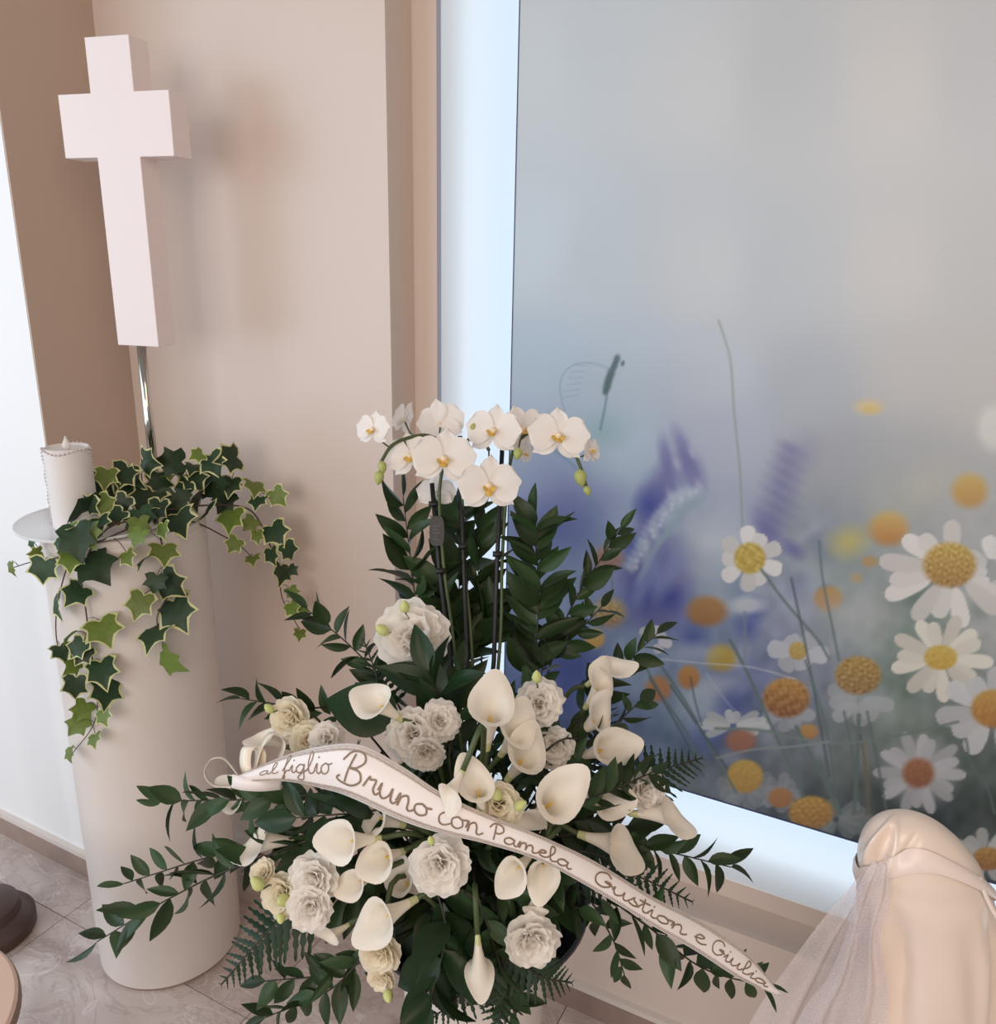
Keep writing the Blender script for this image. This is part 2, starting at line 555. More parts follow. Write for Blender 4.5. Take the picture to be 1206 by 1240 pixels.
def paint(px, py):
    S = np.array([  # x, y, r, g, b of the print's soft ground, upper reflection bands painted in
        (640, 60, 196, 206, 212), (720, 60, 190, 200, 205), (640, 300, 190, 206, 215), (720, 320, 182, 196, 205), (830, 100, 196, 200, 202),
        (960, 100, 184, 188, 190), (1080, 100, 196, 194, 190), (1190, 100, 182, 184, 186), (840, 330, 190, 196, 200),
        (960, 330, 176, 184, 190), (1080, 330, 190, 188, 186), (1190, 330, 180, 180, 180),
        (660, 450, 168, 190, 210), (760, 450, 172, 190, 206), (860, 450, 180, 188, 200), (980, 470, 164, 172, 184), (1100, 450, 182, 180, 178), (1190, 470, 184, 180, 176),
        (650, 560, 150, 172, 205), (740, 540, 172, 194, 214), (880, 540, 168, 176, 198), (1010, 560, 156, 162, 172), (1110, 570, 166, 168, 170), (1190, 620, 170, 172, 172),
        (640, 660, 120, 140, 190), (700, 640, 118, 136, 188), (760, 640, 150, 172, 205), (870, 630, 160, 172, 198), (1000, 640, 140, 150, 165), (1080, 600, 162, 168, 166), (1020, 700, 140, 158, 158),
        (680, 740, 120, 150, 190), (800, 720, 90, 106, 178), (870, 720, 150, 170, 190), (960, 740, 138, 148, 178), (1060, 740, 158, 168, 166), (1120, 760, 134, 154, 146), (1190, 750, 168, 172, 172),
        (690, 820, 66, 92, 158), (780, 800, 130, 158, 190), (840, 800, 120, 140, 182), (900, 820, 110, 126, 178), (980, 820, 128, 138, 160), (1080, 850, 122, 144, 134), (1180, 850, 124, 138, 136),
        (740, 900, 80, 104, 150), (830, 870, 96, 126, 160), (880, 850, 80, 100, 156), (950, 900, 106, 118, 128), (1030, 920, 96, 112, 112), (1110, 890, 110, 128, 120), (1190, 930, 92, 110, 106),
        (840, 950, 96, 108, 118), (900, 980, 84, 98, 108), (1000, 1000, 60, 74, 82), (1060, 980, 62, 80, 82), (1130, 990, 54, 72, 78), (1190, 970, 72, 88, 88), (1240, 1000, 70, 86, 86), (700, 1000, 80, 100, 130)], float)
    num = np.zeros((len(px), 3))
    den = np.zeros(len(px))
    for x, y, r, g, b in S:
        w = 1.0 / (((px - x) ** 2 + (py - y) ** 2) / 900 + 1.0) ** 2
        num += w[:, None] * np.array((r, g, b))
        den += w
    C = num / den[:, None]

    def noise(sx, sy, seed, k=10):
        r_ = np.random.default_rng(seed)
        o = np.zeros(len(px))
        for _ in range(k):
            a = r_.uniform(0, 2 * np.pi)
            f = r_.uniform(0.5, 1.5)
            o += np.sin((px * np.cos(a) / sx + py * np.sin(a) / sy) * f * 2 * np.pi + r_.uniform(0, 7))
        return o / math.sqrt(k)

    low = np.clip((py - 560) / 250, 0, 1)
    C += (noise(55, 70, 1) * 7 * low + noise(26, 30, 2) * 5 * low)[:, None] * np.array((1.0, 1.0, 1.1))

    def over(a, col):
        nonlocal C
        a = np.clip(a, 0, 1)[:, None]
        C = C * (1 - a) + np.array(col, float) * a

    def rot(cx, cy, ang):
        c, s = math.cos(ang), math.sin(ang)
        dx, dy = px - cx, py - cy
        return dx * c + dy * s, -dx * s + dy * c

    def blob(cx, cy, rx, ry, col, a=1.0, soft=0.4, ang=0.0):
        u, v = rot(cx, cy, math.radians(ang))
        d = np.sqrt((u / rx) ** 2 + (v / ry) ** 2)
        over(a * np.clip((1 + soft - d) / (2 * soft) if soft > 0 else (d < 1), 0, 1) ** 1.2, col)

    def line(P, w, col, a=1.0, soft=1.0):
        P = [(p.x, p.y) for p in catmull([(x, y, 0) for x, y in P], 5)]
        best = np.full(len(px), 1e9)
        for (x0, y0), (x1, y1) in zip(P[:-1], P[1:]):
            dx, dy = x1 - x0, y1 - y0
            t = np.clip(((px - x0) * dx + (py - y0) * dy) / (dx * dx + dy * dy + 1e-9), 0, 1)
            best = np.minimum(best, np.hypot(px - x0 - t * dx, py - y0 - t * dy))
        over(a * np.clip((w / 2 + soft - best) / (2 * soft), 0, 1), col)

    def centre(cx, cy, rx, ry, c1, c2, grain=0.0, soft=0.12, a=1.0):
        """dome of a daisy: lit upper side colour c1, lower side c2 (as printed)"""
        nonlocal C
        u, v = rot(cx, cy, 0)
        d = np.sqrt((u / rx) ** 2 + (v / ry) ** 2)
        al = a * np.clip((1 + soft - d) / (2 * soft), 0, 1)
        t = np.clip(0.5 + 0.5 * v / ry + 0.0 * u, 0, 1)[:, None]
        col = np.array(c1) * (1 - t) + np.array(c2) * t
        if grain:
            g = noise(7.5, 7.5, int(cx), 14)
            col = col + (g * grain * 0.75)[:, None]
        C = C * (1 - al[:, None]) + col * al[:, None]

    def daisy(cx, cy, rx, ry, n, col, ph=0.0, a=0.95, inner=0.2, soft=2.0, skip=(), bend=0.0):
        """petals one by one round an ellipse"""
        for k in range(n):
            if k in skip:
                continue
            an = ph + 2 * math.pi * k / n + 0.10 * math.sin(k * 2.3)
            ln = 0.92 + 0.1 * math.sin(k * 4.1 + 1)
            ex, ey = rx * math.cos(an) * ln, ry * math.sin(an) * ln + bend
            L_ = math.hypot(ex, ey)
            w = 2 * math.pi * 0.5 * (rx + ry) * 0.62 / n * 0.62
            mx_, my_ = cx + ex * (0.5 + inner / 2), cy + ey * (0.5 + inner / 2)
            u, v = rot(mx_, my_, math.atan2(ey, ex))
            hl = L_ * (1 - inner) / 2
            prof = np.sqrt(np.clip(1 - np.abs(u / hl) ** 3, 0, 1)) * w * (0.82 + 0.18 * u / hl)
            al = np.clip((prof - np.abs(v)) / soft + 0.5, 0, 1) * (np.abs(u) < hl)
            sh = 1 - 0.10 * ((k * 7) % 3) / 2
            over(a * al, np.array(col) * sh)

    W, CR, GW = (222, 220, 218), (226, 220, 204), (190, 196, 206)
    YE, OR, BR = (214, 176, 66), (204, 134, 52), (150, 98, 50)
    # far soft blossoms
    r2_ = np.random.default_rng(5)
    for _ in range(34):
        x, y = r2_.uniform(770, 1010), r2_.uniform(640, 930)
        blob(x, y, r2_.uniform(8, 24), r2_.uniform(6, 16), (178, 192, 208) if r2_.random() < .65 else (84, 104, 166), r2_.uniform(.2, .45), .7, r2_.uniform(-60, 60))
    for _ in range(22):
        x, y = r2_.uniform(1000, 1210), r2_.uniform(700, 1000)
        blob(x, y, r2_.uniform(8, 26), r2_.uniform(10, 26), (84, 112, 98) if r2_.random() < .6 else (168, 178, 178), r2_.uniform(.2, .4), .8, r2_.uniform(-60, 60))
    blob(690, 600, 48, 34, (120, 128, 192), .75, .9)
    blob(672, 640, 40, 26, (70, 92, 172), .7, .9)
    blob(745, 560, 40, 30, (176, 200, 220), .5, .9)
    blob(730, 520, 26, 18, (120, 176, 176), .5, .9)
    for x, y, rx, ry, an in ((828, 545, 9, 28, -22), (806, 552, 8, 22, -10), (838, 572, 14, 26, -20), (808, 584, 16, 28, 10), (792, 602, 18, 30, 15), (786, 640, 20, 40, 0), (800, 690, 26, 36, 10), (770, 700, 20, 30, -10), (826, 700, 18, 30, 20), (800, 740, 40, 26, 0)):
        blob(x, y, rx, ry, (94, 92, 168), .55, .55, an)
    for x, y, r in ((786, 612, 14), (780, 720, 16), (812, 725, 12), (765, 660, 12), (690, 815, 30), (880, 845, 20), (855, 880, 22), (915, 738, 10), (905, 760, 12), (1000, 720, 8), (840, 775, 16)):
        blob(x, y, r, r * 1.2, (46, 66, 168), .65, .8)
    for x, y in ((838, 548), (820, 562), (846, 588), (812, 600)):
        blob(x, y, 4, 8, (190, 186, 214), .5, .7, -25)
    for k in range(9):
        yy = 545 + k * 14
        blob(958 - k * 3.5, yy, 22 - abs(k - 4) * 1.5, 7, (100, 100, 166), .62, .7, 32)
    blob(972, 552, 16, 22, (128, 128, 170), .5, .9, 20)
    blob(926, 640, 12, 26, (96, 92, 168), .55, .8, -25)
    blob(960, 665, 14, 8, (80, 84, 168), .6, .7, 35)
    blob(860, 655, 34, 26, (196, 206, 210), .6, .9)
    blob(848, 690, 26, 20, (176, 190, 204), .6, .9)
    # pale silvery spike hanging across the blue one
    for t in np.linspace(0, 1, 16):
        x, y = 842 - 74 * t ** .8, 596 + 92 * t ** 1.3
        blob(x + 6 * math.sin(t * 31), y, 9 + 4 * math.sin(t * 17), 6, (166, 184, 204), .6, .6, -40 + 50 * math.sin(t * 20))
        blob(x + 8, y + 10, 4, 11, (140, 168, 186), .55, .6, 20 + 20 * math.sin(t * 13))
        blob(x - 8, y - 3, 6, 4, (186, 200, 222), .45, .6, 40)
        blob(x + 3 * math.sin(t * 40), y - 1, 3, 3, (206, 218, 226), .5, .6)
    for x, y in ((790, 690), (775, 715), (800, 705), (815, 690)):
        blob(x, y, 9, 22, (130, 146, 206), .6, .6, 15)
    # ladder-like tendril, bud stalk and tall grass
    line([(684, 500), (678, 470), (684, 450), (700, 440), (722, 441), (742, 448)], 1.6, (130, 160, 176), .8)
    for k in range(6):
        line([(680 + k * 3, 482 - k * 8), (700 + k * 2, 478 - k * 7)], 1.2, (130, 160, 176), .6)
    line([(746, 434), (738, 460), (733, 490), (727, 520)], 3, (104, 140, 158), .8)
    for x, y, r in ((747, 435, 5), (744, 443, 5), (740, 452, 6), (737, 460, 6), (735, 468, 6), (733, 474, 4), (754, 440, 3)):
        blob(x, y, r * .8, r * 1.2, (74, 104, 110), .85, .4, 15)
    line([(650, 530), (690, 560), (705, 580), (725, 630), (735, 660)], 4, (110, 150, 182), .6)
    line([(870, 388), (878, 412), (885, 440), (889, 500), (896, 570), (899, 640)], 2.6, (140, 156, 148), .9)
    # yellow domes, near and far
    blob(1052, 493, 17, 9, (214, 186, 120), .9, .5)
    blob(1054, 496, 9, 4, (214, 172, 66), .6, .8)
    blob(1204, 518, 20, 28, (206, 204, 196), .9, .3)
    blob(1120, 590, 34, 20, (190, 186, 160), .5, .9, -40)
    blob(1028, 656, 22, 16, (206, 188, 84), .75, .7, -20)
    centre(1174, 594, 21, 20, (208, 170, 78), (196, 140, 60), soft=.3)
    centre(1076, 640, 23, 20, (212, 176, 84), (196, 124, 56), soft=.3)
    blob(1053, 680, 10, 7, (186, 146, 86), .9, .4)
    blob(1037, 700, 7, 6, (190, 156, 100), .8, .5)
    centre(1003, 725, 17, 15, (196, 146, 66), (186, 118, 56), soft=.25)
    blob(1020, 742, 40, 22, (186, 190, 194), .6, .8)
    centre(856, 740, 24, 18, (186, 136, 76), (172, 112, 62), soft=.25)
    blob(905, 733, 22, 10, (188, 196, 206), .9, .4)
    line([(902, 742), (902, 800)], 4, (126, 140, 156), .7, 2)
    centre(873, 797, 18, 16, (202, 172, 62), (186, 150, 56), soft=.3)
    for x, y in ((850, 790), (830, 790), (885, 825), (862, 832)):
        blob(x, y, 18, 12, (176, 190, 204), .5, .7)
    blob(845, 850, 30, 34, (176, 194, 206), .75, .6)
    centre(834, 820, 13, 14, (206, 142, 62), (190, 116, 56), soft=.25)
    centre(797, 834, 15, 15, (196, 132, 72), (186, 112, 66), soft=.3)
    centre(720, 773, 12, 12, (206, 172, 76), (206, 150, 60), soft=.25)
    centre(738, 742, 19, 17, (196, 168, 96), (160, 122, 76), grain=14, soft=.35)
    centre(736, 676, 18, 15, (172, 132, 116), (146, 108, 96), grain=12, soft=.3)
    line([(740, 690), (742, 718)], 1.6, (120, 108, 112), .8)
    # daisies in focus
    daisy(790, 776, 24, 20, 8, W, 0.2, .8, .3, 2, skip=(2, 3, 4))
    daisy(908, 677, 41, 42, 9, W, 0.35, .97, .35)
    centre(908, 676, 19, 19, (206, 176, 70), (200, 168, 66), 16)
    daisy(966, 790, 38, 26, 6, GW, 0.15, .9, .2)
    centre(966, 788, 11, 11, (202, 172, 86), (190, 152, 66), 8)
    daisy(1205, 690, 40, 44, 9, W, 0.2, .9, .3)
    daisy(1152, 690, 92, 66, 15, (224, 218, 212), 0.1, .97, .3, skip=(0, 12, 13, 14), bend=6)
    centre(1150, 684, 32, 27, (206, 170, 70), (176, 128, 62), 20)
    daisy(1139, 797, 64, 54, 14, CR, 0.1, .97, .22)
    centre(1139, 796, 20, 15, (214, 182, 76), (214, 166, 56), 8)
    daisy(1204, 862, 74, 56, 11, (206, 208, 210), 0.25, .95, .3)
    centre(1203, 858, 27, 23, (208, 158, 62), (190, 122, 52), 8)
    blob(1113, 936, 38, 36, (196, 200, 208), .9, .5)
    daisy(1113, 936, 57, 52, 16, (198, 200, 206), 0.05, .9, .15, 3)
    centre(1112, 936, 19, 18, (186, 120, 76), (166, 96, 66), 6, soft=.2)
    daisy(1040, 848, 44, 34, 9, (176, 184, 188), .2, .75, .1, 3, skip=(6, 7, 8))
    blob(1042, 850, 38, 20, (172, 180, 186), .6, .5)
    centre(1039, 818, 28, 23, (186, 146, 66), (158, 120, 66), 20)
    daisy(952, 862, 36, 26, 8, (170, 178, 186), .2, .75, .1, 3, skip=(5, 6, 7))
    centre(952, 845, 28, 24, (206, 146, 60), (150, 88, 46), 18)
    daisy(888, 878, 46, 20, 13, (200, 206, 206), 0.1, .85, .1, 2, skip=(2, 3, 4))
    centre(897, 897, 18, 14, (176, 112, 84), (160, 98, 76), soft=.25)
    daisy(903, 956, 40, 30, 9, (150, 158, 164), .1, .55, .1, 4)
    centre(902, 940, 22, 20, (208, 166, 62), (186, 134, 54), 6)
    centre(979, 886, 12, 9, (196, 146, 72), (186, 122, 62), soft=.3)
    daisy(946, 960, 26, 26, 8, (150, 156, 166), .1, .6, .1, 3)
    centre(945, 966, 15, 12, (186, 124, 66), (168, 104, 58), soft=.2)
    daisy(1012, 992, 52, 26, 11, (140, 150, 150), .1, .6, .1, 3)
    centre(982, 984, 27, 20, (204, 152, 58), (166, 110, 50), 14)
    daisy(1192, 1036, 44, 34, 11, (200, 202, 200), .1, .9, .2)
    centre(1196, 1040, 19, 14, (200, 146, 66), (168, 108, 56), 12)
    # stalks and blades of grass
    G1, G2 = (92, 118, 116), (70, 92, 96)
    for P_, w in (([(922, 690), (950, 728), (990, 775), (1004, 798)], 3.2), ([(992, 655), (996, 700), (1008, 760), (1016, 800)], 2.6), ([(958, 700), (975, 780), (990, 860), (1004, 940)], 2.4), ([(884, 775), (905, 815), (930, 870), (962, 940), (972, 965)], 4), ([(975, 800), (992, 850), (1004, 900), (1012, 960)], 2.6),
                  ([(1022, 862), (1032, 910), (1038, 970)], 3), ([(1040, 866), (1038, 920), (1034, 985)], 5), ([(1050, 862), (1062, 920), (1074, 985)], 3), ([(964, 880), (990, 930), (1018, 985)], 5), ([(1042, 890), (1050, 940), (1062, 995)], 2.2), ([(1170, 895), (1176, 925), (1196, 955), (1204, 985)], 3),
                  ([(778, 800), (800, 840), (830, 885), (850, 930)], 2.6), ([(796, 800), (830, 850), (866, 915), (892, 960)], 3), ([(812, 830), (846, 880), (880, 930)], 2.2), ([(786, 820), (820, 878), (852, 940)], 2), ([(836, 820), (842, 850), (850, 878)], 1.6)):
        line(P_, w, G1 if w > 2.5 else G2, .9)
    line([(866, 882), (920, 884), (960, 893), (1010, 900), (1060, 896), (1110, 886), (1160, 874)], 3.2, (112, 136, 128), .95)
    line([(868, 918), (910, 908), (960, 904), (1004, 898)], 2.6, (136, 148, 152), .9)
    line([(800, 798), (850, 803), (910, 808), (962, 822)], 1.6, (196, 202, 214), .8)
    line([(855, 815), (880, 850), (892, 862)], 1.2, (196, 202, 214), .6)
    line([(1046, 900), (1050, 940), (1052, 985)], 6, (138, 124, 98), .6, 3)
    g_ = C.mean(1, keepdims=True)
    C = g_ + (C - g_) * 0.74
    C = C * (np.array((1.0, 1.015, 1.035)) * (1.0 - 0.05 * np.clip((py - 500) / 400, 0, 1))[:, None])
    return np.clip(C, 0, 255)


def mural():
    zs = np.concatenate([np.arange(PZ0, 1.52, 0.0030), np.arange(1.52, PZ1, 0.03), [PZ1]])
    xs = np.concatenate([np.arange(PX0, 0.30, 0.0030), np.arange(0.30, PX1, 0.03), [PX1]])
    X, Z = np.meshgrid(xs, zs)
    n = X.size
    P = np.stack([X.ravel(), np.full(n, Y_PANEL), Z.ravel()], 1)
    v = P - np.array(CAM)
    d = v @ np.array(FWD)
    px = 603 + F * (v @ np.array(RT)) / d
    py = 620 - F * (v @ np.array(UP)) / d
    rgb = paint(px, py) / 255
    lin = np.where(rgb <= 0.04045, rgb / 12.92, ((rgb + 0.055) / 1.055) ** 2.4)
    nx, nz = len(xs), len(zs)
    idx = np.arange(n).reshape(nz, nx)
    q = np.stack([idx[:-1, :-1], idx[:-1, 1:], idx[1:, 1:], idx[1:, :-1]], -1).reshape(-1, 4)
    me = bpy.data.meshes.new('print')
    me.vertices.add(n)
    me.vertices.foreach_set('co', (P - np.array((0, Y_PANEL, 0))).ravel())
    me.loops.add(q.size)
    me.loops.foreach_set('vertex_index', q.ravel())
    me.polygons.add(len(q))
    me.polygons.foreach_set('loop_start', np.arange(0, q.size, 4))
    me.polygons.foreach_set('loop_total', np.full(len(q), 4))
    me.update()
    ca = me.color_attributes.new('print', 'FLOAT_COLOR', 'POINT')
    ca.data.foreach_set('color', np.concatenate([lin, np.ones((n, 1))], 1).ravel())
    m = bpy.data.materials.new('printed_flower_meadow')
    m.use_nodes = True
    N, L = m.node_tree.nodes, m.node_tree.links
    p = N['Principled BSDF']
    at_ = N.new('ShaderNodeAttribute')
    at_.attribute_name = 'print'
    L.new(at_.outputs['Color'], p.inputs['Base Color'])
    p.inputs['Roughness'].default_value = 0.32
    root = empty('mural_panel', (0, Y_PANEL, PZ0), 'large printed panel of a daisy meadow hung in front of the window', 'mural')
    o = bpy.data.objects.new('print', me)
    me.materials.append(m)
    COL.objects.link(o)
    o.parent = root
    o.location = (0, 0, -PZ0)
    part('backing_board', *box(PX0, PX1, Y_PANEL + 0.0006, Y_PANEL + 0.012, PZ0, PZ1), M['seam'], root, False)
    # edge lips: the thin dark edge seen round the print
    part('edge_trim', *join(box(PX0 - 0.002, PX0, Y_PANEL - 0.001, Y_PANEL + 0.012, PZ0 - 0.003, PZ1),
                            box(PX0, PX1, Y_PANEL - 0.001, Y_PANEL + 0.012, PZ0 - 0.003, PZ0)), M['seam'], root, False)
    # stand-offs fixing the panel to the reveal
    for z in (0.9, 1.9):
        part('standoff', *tube([Vector((PX1 - 0.1, Y_PANEL + 0.012, z)), Vector((PX1 - 0.1, Y_PANE, z))], 0.01, 10), M['steel'], root)
        part('standoff', *tube([Vector((0.1, Y_PANEL + 0.012, z)), Vector((0.1, Y_PANE, z))], 0.01, 10), M['steel'], root)


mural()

# ------------------------------------------------------------------ pedestal with cross, tray, candle
PED = Vector((-1.426, 1.088, 0))
PR, PH = 0.158, 1.06
ped = empty('pedestal', PED, 'tall white round pedestal carrying the cross and the ivy', 'pedestal')
sharp(part('column', *lathe([(PR - 0.004, 0.004), (PR, 0.008), (PR, PH - 0.014), (PR - 0.002, PH - 0.012)], PED, 96), M['white_lacquer'], ped))
sharp(part('base_joint', *lathe([(PR - 0.003, 0.0), (PR - 0.003, 0.004)], PED, 64), M['skirting'], ped))
sharp(part('top_plate', *lathe([(PR - 0.001, PH - 0.012), (PR, PH - 0.009), (PR, PH - 0.002), (PR - 0.002, PH)], PED, 96), M['white_lacquer'], ped))

CF = math.radians(-10.6)                       # facing of the cross
cx_r = Vector((math.cos(-CF), math.sin(-CF), 0))
cx_b = Vector((math.sin(CF), math.cos(CF), 0))
cx_r = Vector((cx_b.y, -cx_b.x, 0))
PB = on_plane(191, 612, (0, 0, 1), (0, 0, PH))
POLE_D = (PB - CAM).dot(FWD)


def vplane(x, y, p=PB, n=HF):
    return on_plane(x, y, (n.x, n.y, 0), p)


cross = empty('cross', PB, 'plain white cross on a slim polished pole above the ivy', 'cross')
CFRONT = PB - cx_b * 0.026


def cpx(x, y):
    v = on_plane(x, y, (cx_b.x, cx_b.y, 0), CFRONT)
    return (v - CFRONT).dot(cx_r), v.z


z_bot, z_top = cpx(168, 419)[1], cpx(131, 43)[1]
zb0, zb1 = cpx(141, 190.5)[1], cpx(137, 111.5)[1]
w_sh = 0.5 * abs(cpx(192, 420)[0] - cpx(143, 418)[0])
w_arm = 0.5 * abs(cpx(204, 113)[0] - cpx(69, 109.5)[0])
xc = 0.5 * (cpx(192, 420)[0] + cpx(143, 418)[0])
prof = [(-w_sh, z_bot), (w_sh, z_bot), (w_sh, zb0), (w_arm, zb0), (w_arm, zb1), (w_sh, zb1), (w_sh, z_top), (-w_sh, z_top), (-w_sh, zb1), (-w_arm, zb1), (-w_arm, zb0), (-w_sh, zb0)]
V = [CFRONT + cx_r * (x + xc) + Vector((0, 0, z - CFRONT.z)) + cx_b * dd for dd in (0, 0.052) for x, z in prof]
n = len(prof)
Fc = [tuple(range(n)), tuple(reversed(range(n, 2 * n)))] + [(i, n + i, n + (i + 1) % n, (i + 1) % n) for i in range(n)]
bevel(part('cross_body', V, Fc, M['cross_white'], cross, False), 0.0012)
ptop = PB + cx_r * xc
part('pole', *tube([PB, PB + (ptop - PB) * 0.0 + Vector((0, 0, z_bot - PH + 0.02))], 0.0095, 24), M['steel'], cross)
sharp(part('pole_foot', *lathe([(0.05, 0), (0.05, 0.006), (0.014, 0.008), (0.013, 0.02)], PB, 32), M['steel'], cross))

TC = on_plane(116, 632, (0, 0, 1), (0, 0, PH))
tray = sharp(part('tray', *lathe([(0.135, 0.0), (0.146, 0.003), (0.148, 0.007), (0.146, 0.0085), (0.138, 0.0055)], (0, 0, 0), 72), M['tray']))
tray.location = TC
tag(tray, 'flat round white tray overhanging the left of the tall pedestal', 'tray')
CB = on_plane(93, 636, (0, 0, 1), (0, 0, PH + 0.0056))
cd = (CB - CAM).dot(FWD)
cr_ = 25.5 / F * cd
ch = vplane(88, 541, CB).z - CB.z
candle = empty('candle', CB, 'white pillar candle with a moulded flame tip on the round tray', 'candle')
sharp(part('candle_body', *lathe([(cr_ - 0.002, 0), (cr_, 0.002), (cr_, ch - 0.003), (cr_ - 0.003, ch), (cr_ - 0.008, ch - 0.004), (0.002, ch - 0.006)], CB, 40), M['candle'], candle))
part('flame_tip', *lathe([(0.005, ch - 0.006), (0.0075, ch + 0.002), (0.006, ch + 0.008), (0.003, ch + 0.015), (0.0008, ch + 0.021)], CB, 16), M['flame'], candle)
# bead string laid round the candle's top and hanging down its left side
bead_me = bpy.data.meshes.new('bead')
bm = bmesh.new()
bmesh.ops.create_icosphere(bm, subdivisions=1, radius=1.0)
bm.to_mesh(bead_me)
bm.free()
bead_me.polygons.foreach_set('use_smooth', [True] * len(bead_me.polygons))
bead_me.materials.append(M['bead'])
strand = empty('bead_strand', CB + Vector((0, 0, ch)), 'thin string of pearly beads hung over the white candle', 'beads')
path = []
for k in range(37):
    a = math.atan2(-RT0.y, -RT0.x) + 2 * math.pi * k / 36
    path.append(CB + Vector((math.cos(a) * (cr_ + 0.002), math.sin(a) * (cr_ + 0.002), ch - 0.004 + 0.004 * math.cos(3 * a))))
lp = path[0]
for k in range(1, 22):
    path.append(lp - RT0 * (0.003 + 0.0012 * math.sin(k)) - HF * 0.004 + Vector((0, 0, -k * (ch - 0.008) / 21)))
for k in range(1, 8):
    path.append(path[10] + RT0 * 0.0012 + Vector((0, 0, -k * 0.006)) if False else lp + RT0 * (2 * cr_ + 0.003) + Vector((0, 0, -k * 0.0058)))
part('thread', *join(tube(path[:58], 0.0004, 4), tube(path[58:], 0.0004, 4)), M['bead'], strand)
for p in path:
    mm = Matrix.Translation(p) @ Matrix.Scale(0.0022, 4)
    inst('bead', bead_me, mm, strand)


# ------------------------------------------------------------------ ivy
def ivy_leaf_mesh(name, mi, me_):
    """five-lobed leaf, length 1 along +Y, stalk joint at the origin"""
    half = [(0.0, 0.02), (0.14, -0.13), (0.30, -0.12), (0.50, 0.02), (0.42, 0.16), (0.37, 0.27), (0.44, 0.42), (0.52, 0.60), (0.34, 0.60), (0.22, 0.68), (0.11, 0.84), (0.0, 1.0)]
    out = half + [(-x, y) for x, y in reversed(half[1:-1])]
    c = Vector((0, 0.36))
    ins = [c + (Vector(p) - c) * (0.87 - 0.06 * math.sin(i * 2.1)) for i, p in enumerate(out)]
    def z(x, y):
        return 0.30 * abs(x) - 0.42 * (y - 0.3) ** 2 - 0.35 * x * x
    V = [(x, y, z(x, y)) for x, y in out] + [(p.x, p.y, z(p.x, p.y)) for p in ins]
    n = len(out)
    V.append((0, 0.40, z(0, .4)))
    Fc = [(i, (i + 1) % n, n + (i + 1) % n, n + i) for i in range(n)] + [(n + i, n + (i + 1) % n, 2 * n) for i in range(n)]
    me = mesh(name, V, Fc)
    me.materials.append(M[mi])
    me.materials.append(M[me_])
    for i, p in enumerate(me.polygons):
        p.material_index = 1 if i < n else 0
    return me


ivy_d = ivy_leaf_mesh('ivy_leaf_dark', 'ivy_dark', 'ivy_edge')
ivy_n = ivy_leaf_mesh('ivy_leaf_plain', 'ivy_dark', 'ivy_dark')
ivy_l = ivy_leaf_mesh('ivy_leaf_lime', 'ivy_lime', 'ivy_edge')
ivy_ll = ivy_leaf_mesh('ivy_leaf_young', 'ivy_lime', 'ivy_lime')


def ivy_depth(x, y):
    """just in front of the column, or over its top"""
    r = ray(x, y)
    o = CAM - PED
    a = r.x ** 2 + r.y ** 2
    b = 2 * (o.x * r.x + o.y * r.y)
    c = o.x ** 2 + o.y ** 2 - (PR + 0.018) ** 2
    disc = b * b - 4 * a * c
    t_axis = -b / (2 * a)
    front = (-b - math.sqrt(disc)) / (2 * a) if disc > 0 else t_axis
    if disc > 0:
        front = min(t_axis, front)
    if y > 650:
        return front
    k = min(1, (650 - y) / 60)
    return front * (1 - k) + (t_axis + 0.015) * k


ivy = empty('ivy_garland', on_plane(190, 625, (0, 0, 1), (0, 0, PH)), 'variegated trailing ivy spilling over the tall pedestal', 'ivy')
zl = '''250,255,60,d 270,345,70,d 330,255,60,l 380,250,80,d 330,340,60,l 420,265,70,d 465,205,70,d 530,205,70,d 610,265,70,d 665,210,70,d 715,195,70,d 615,185,40,l 670,280,90,d 720,280,60,d 795,285,60,l 870,315,55,l 805,330,50,d 540,245,60,l 455,325,90,d 250,360,100,d 440,385,70,d 560,395,90,d 640,365,70,d 720,385,70,l 780,400,40,l 805,440,40,l 730,465,45,l 790,510,45,l 435,410,60,l 430,440,50,l 380,340,60,d 510,420,50,l 210,410,50,l 240,455,100,d 280,440,70,l 185,460,35,d 110,490,35,l 100,465,30,d 38,540,40,l 135,545,70,d 220,515,60,l 300,535,100,d 235,620,70,d 180,655,80,d 325,735,85,l 215,755,50,l 240,790,60,d 195,800,60,d 225,845,50,l 255,810,55,d 320,865,85,d 235,910,70,d 330,930,80,d 255,985,55,l 240,1030,55,l 325,1003,50,l 295,1075,45,l 218,1120,40,l 400,505,50,l 447,517,55,d 512,490,70,l 485,585,50,d 535,590,85,d 435,655,75,l 555,680,100,d 480,750,90,d 537,830,85,l 863,430,70,d 903,485,55,d 850,500,50,d 880,555,65,d 915,545,30,d 915,615,35,l 915,665,45,l 950,665,30,l 937,745,35,l 290,290,70,d 345,300,60,d 400,300,70,d 500,270,70,d 575,300,70,d 620,320,80,d 490,360,70,d 540,340,80,d 360,380,60,d 310,400,60,d 600,225,50,d 700,330,60,d'''
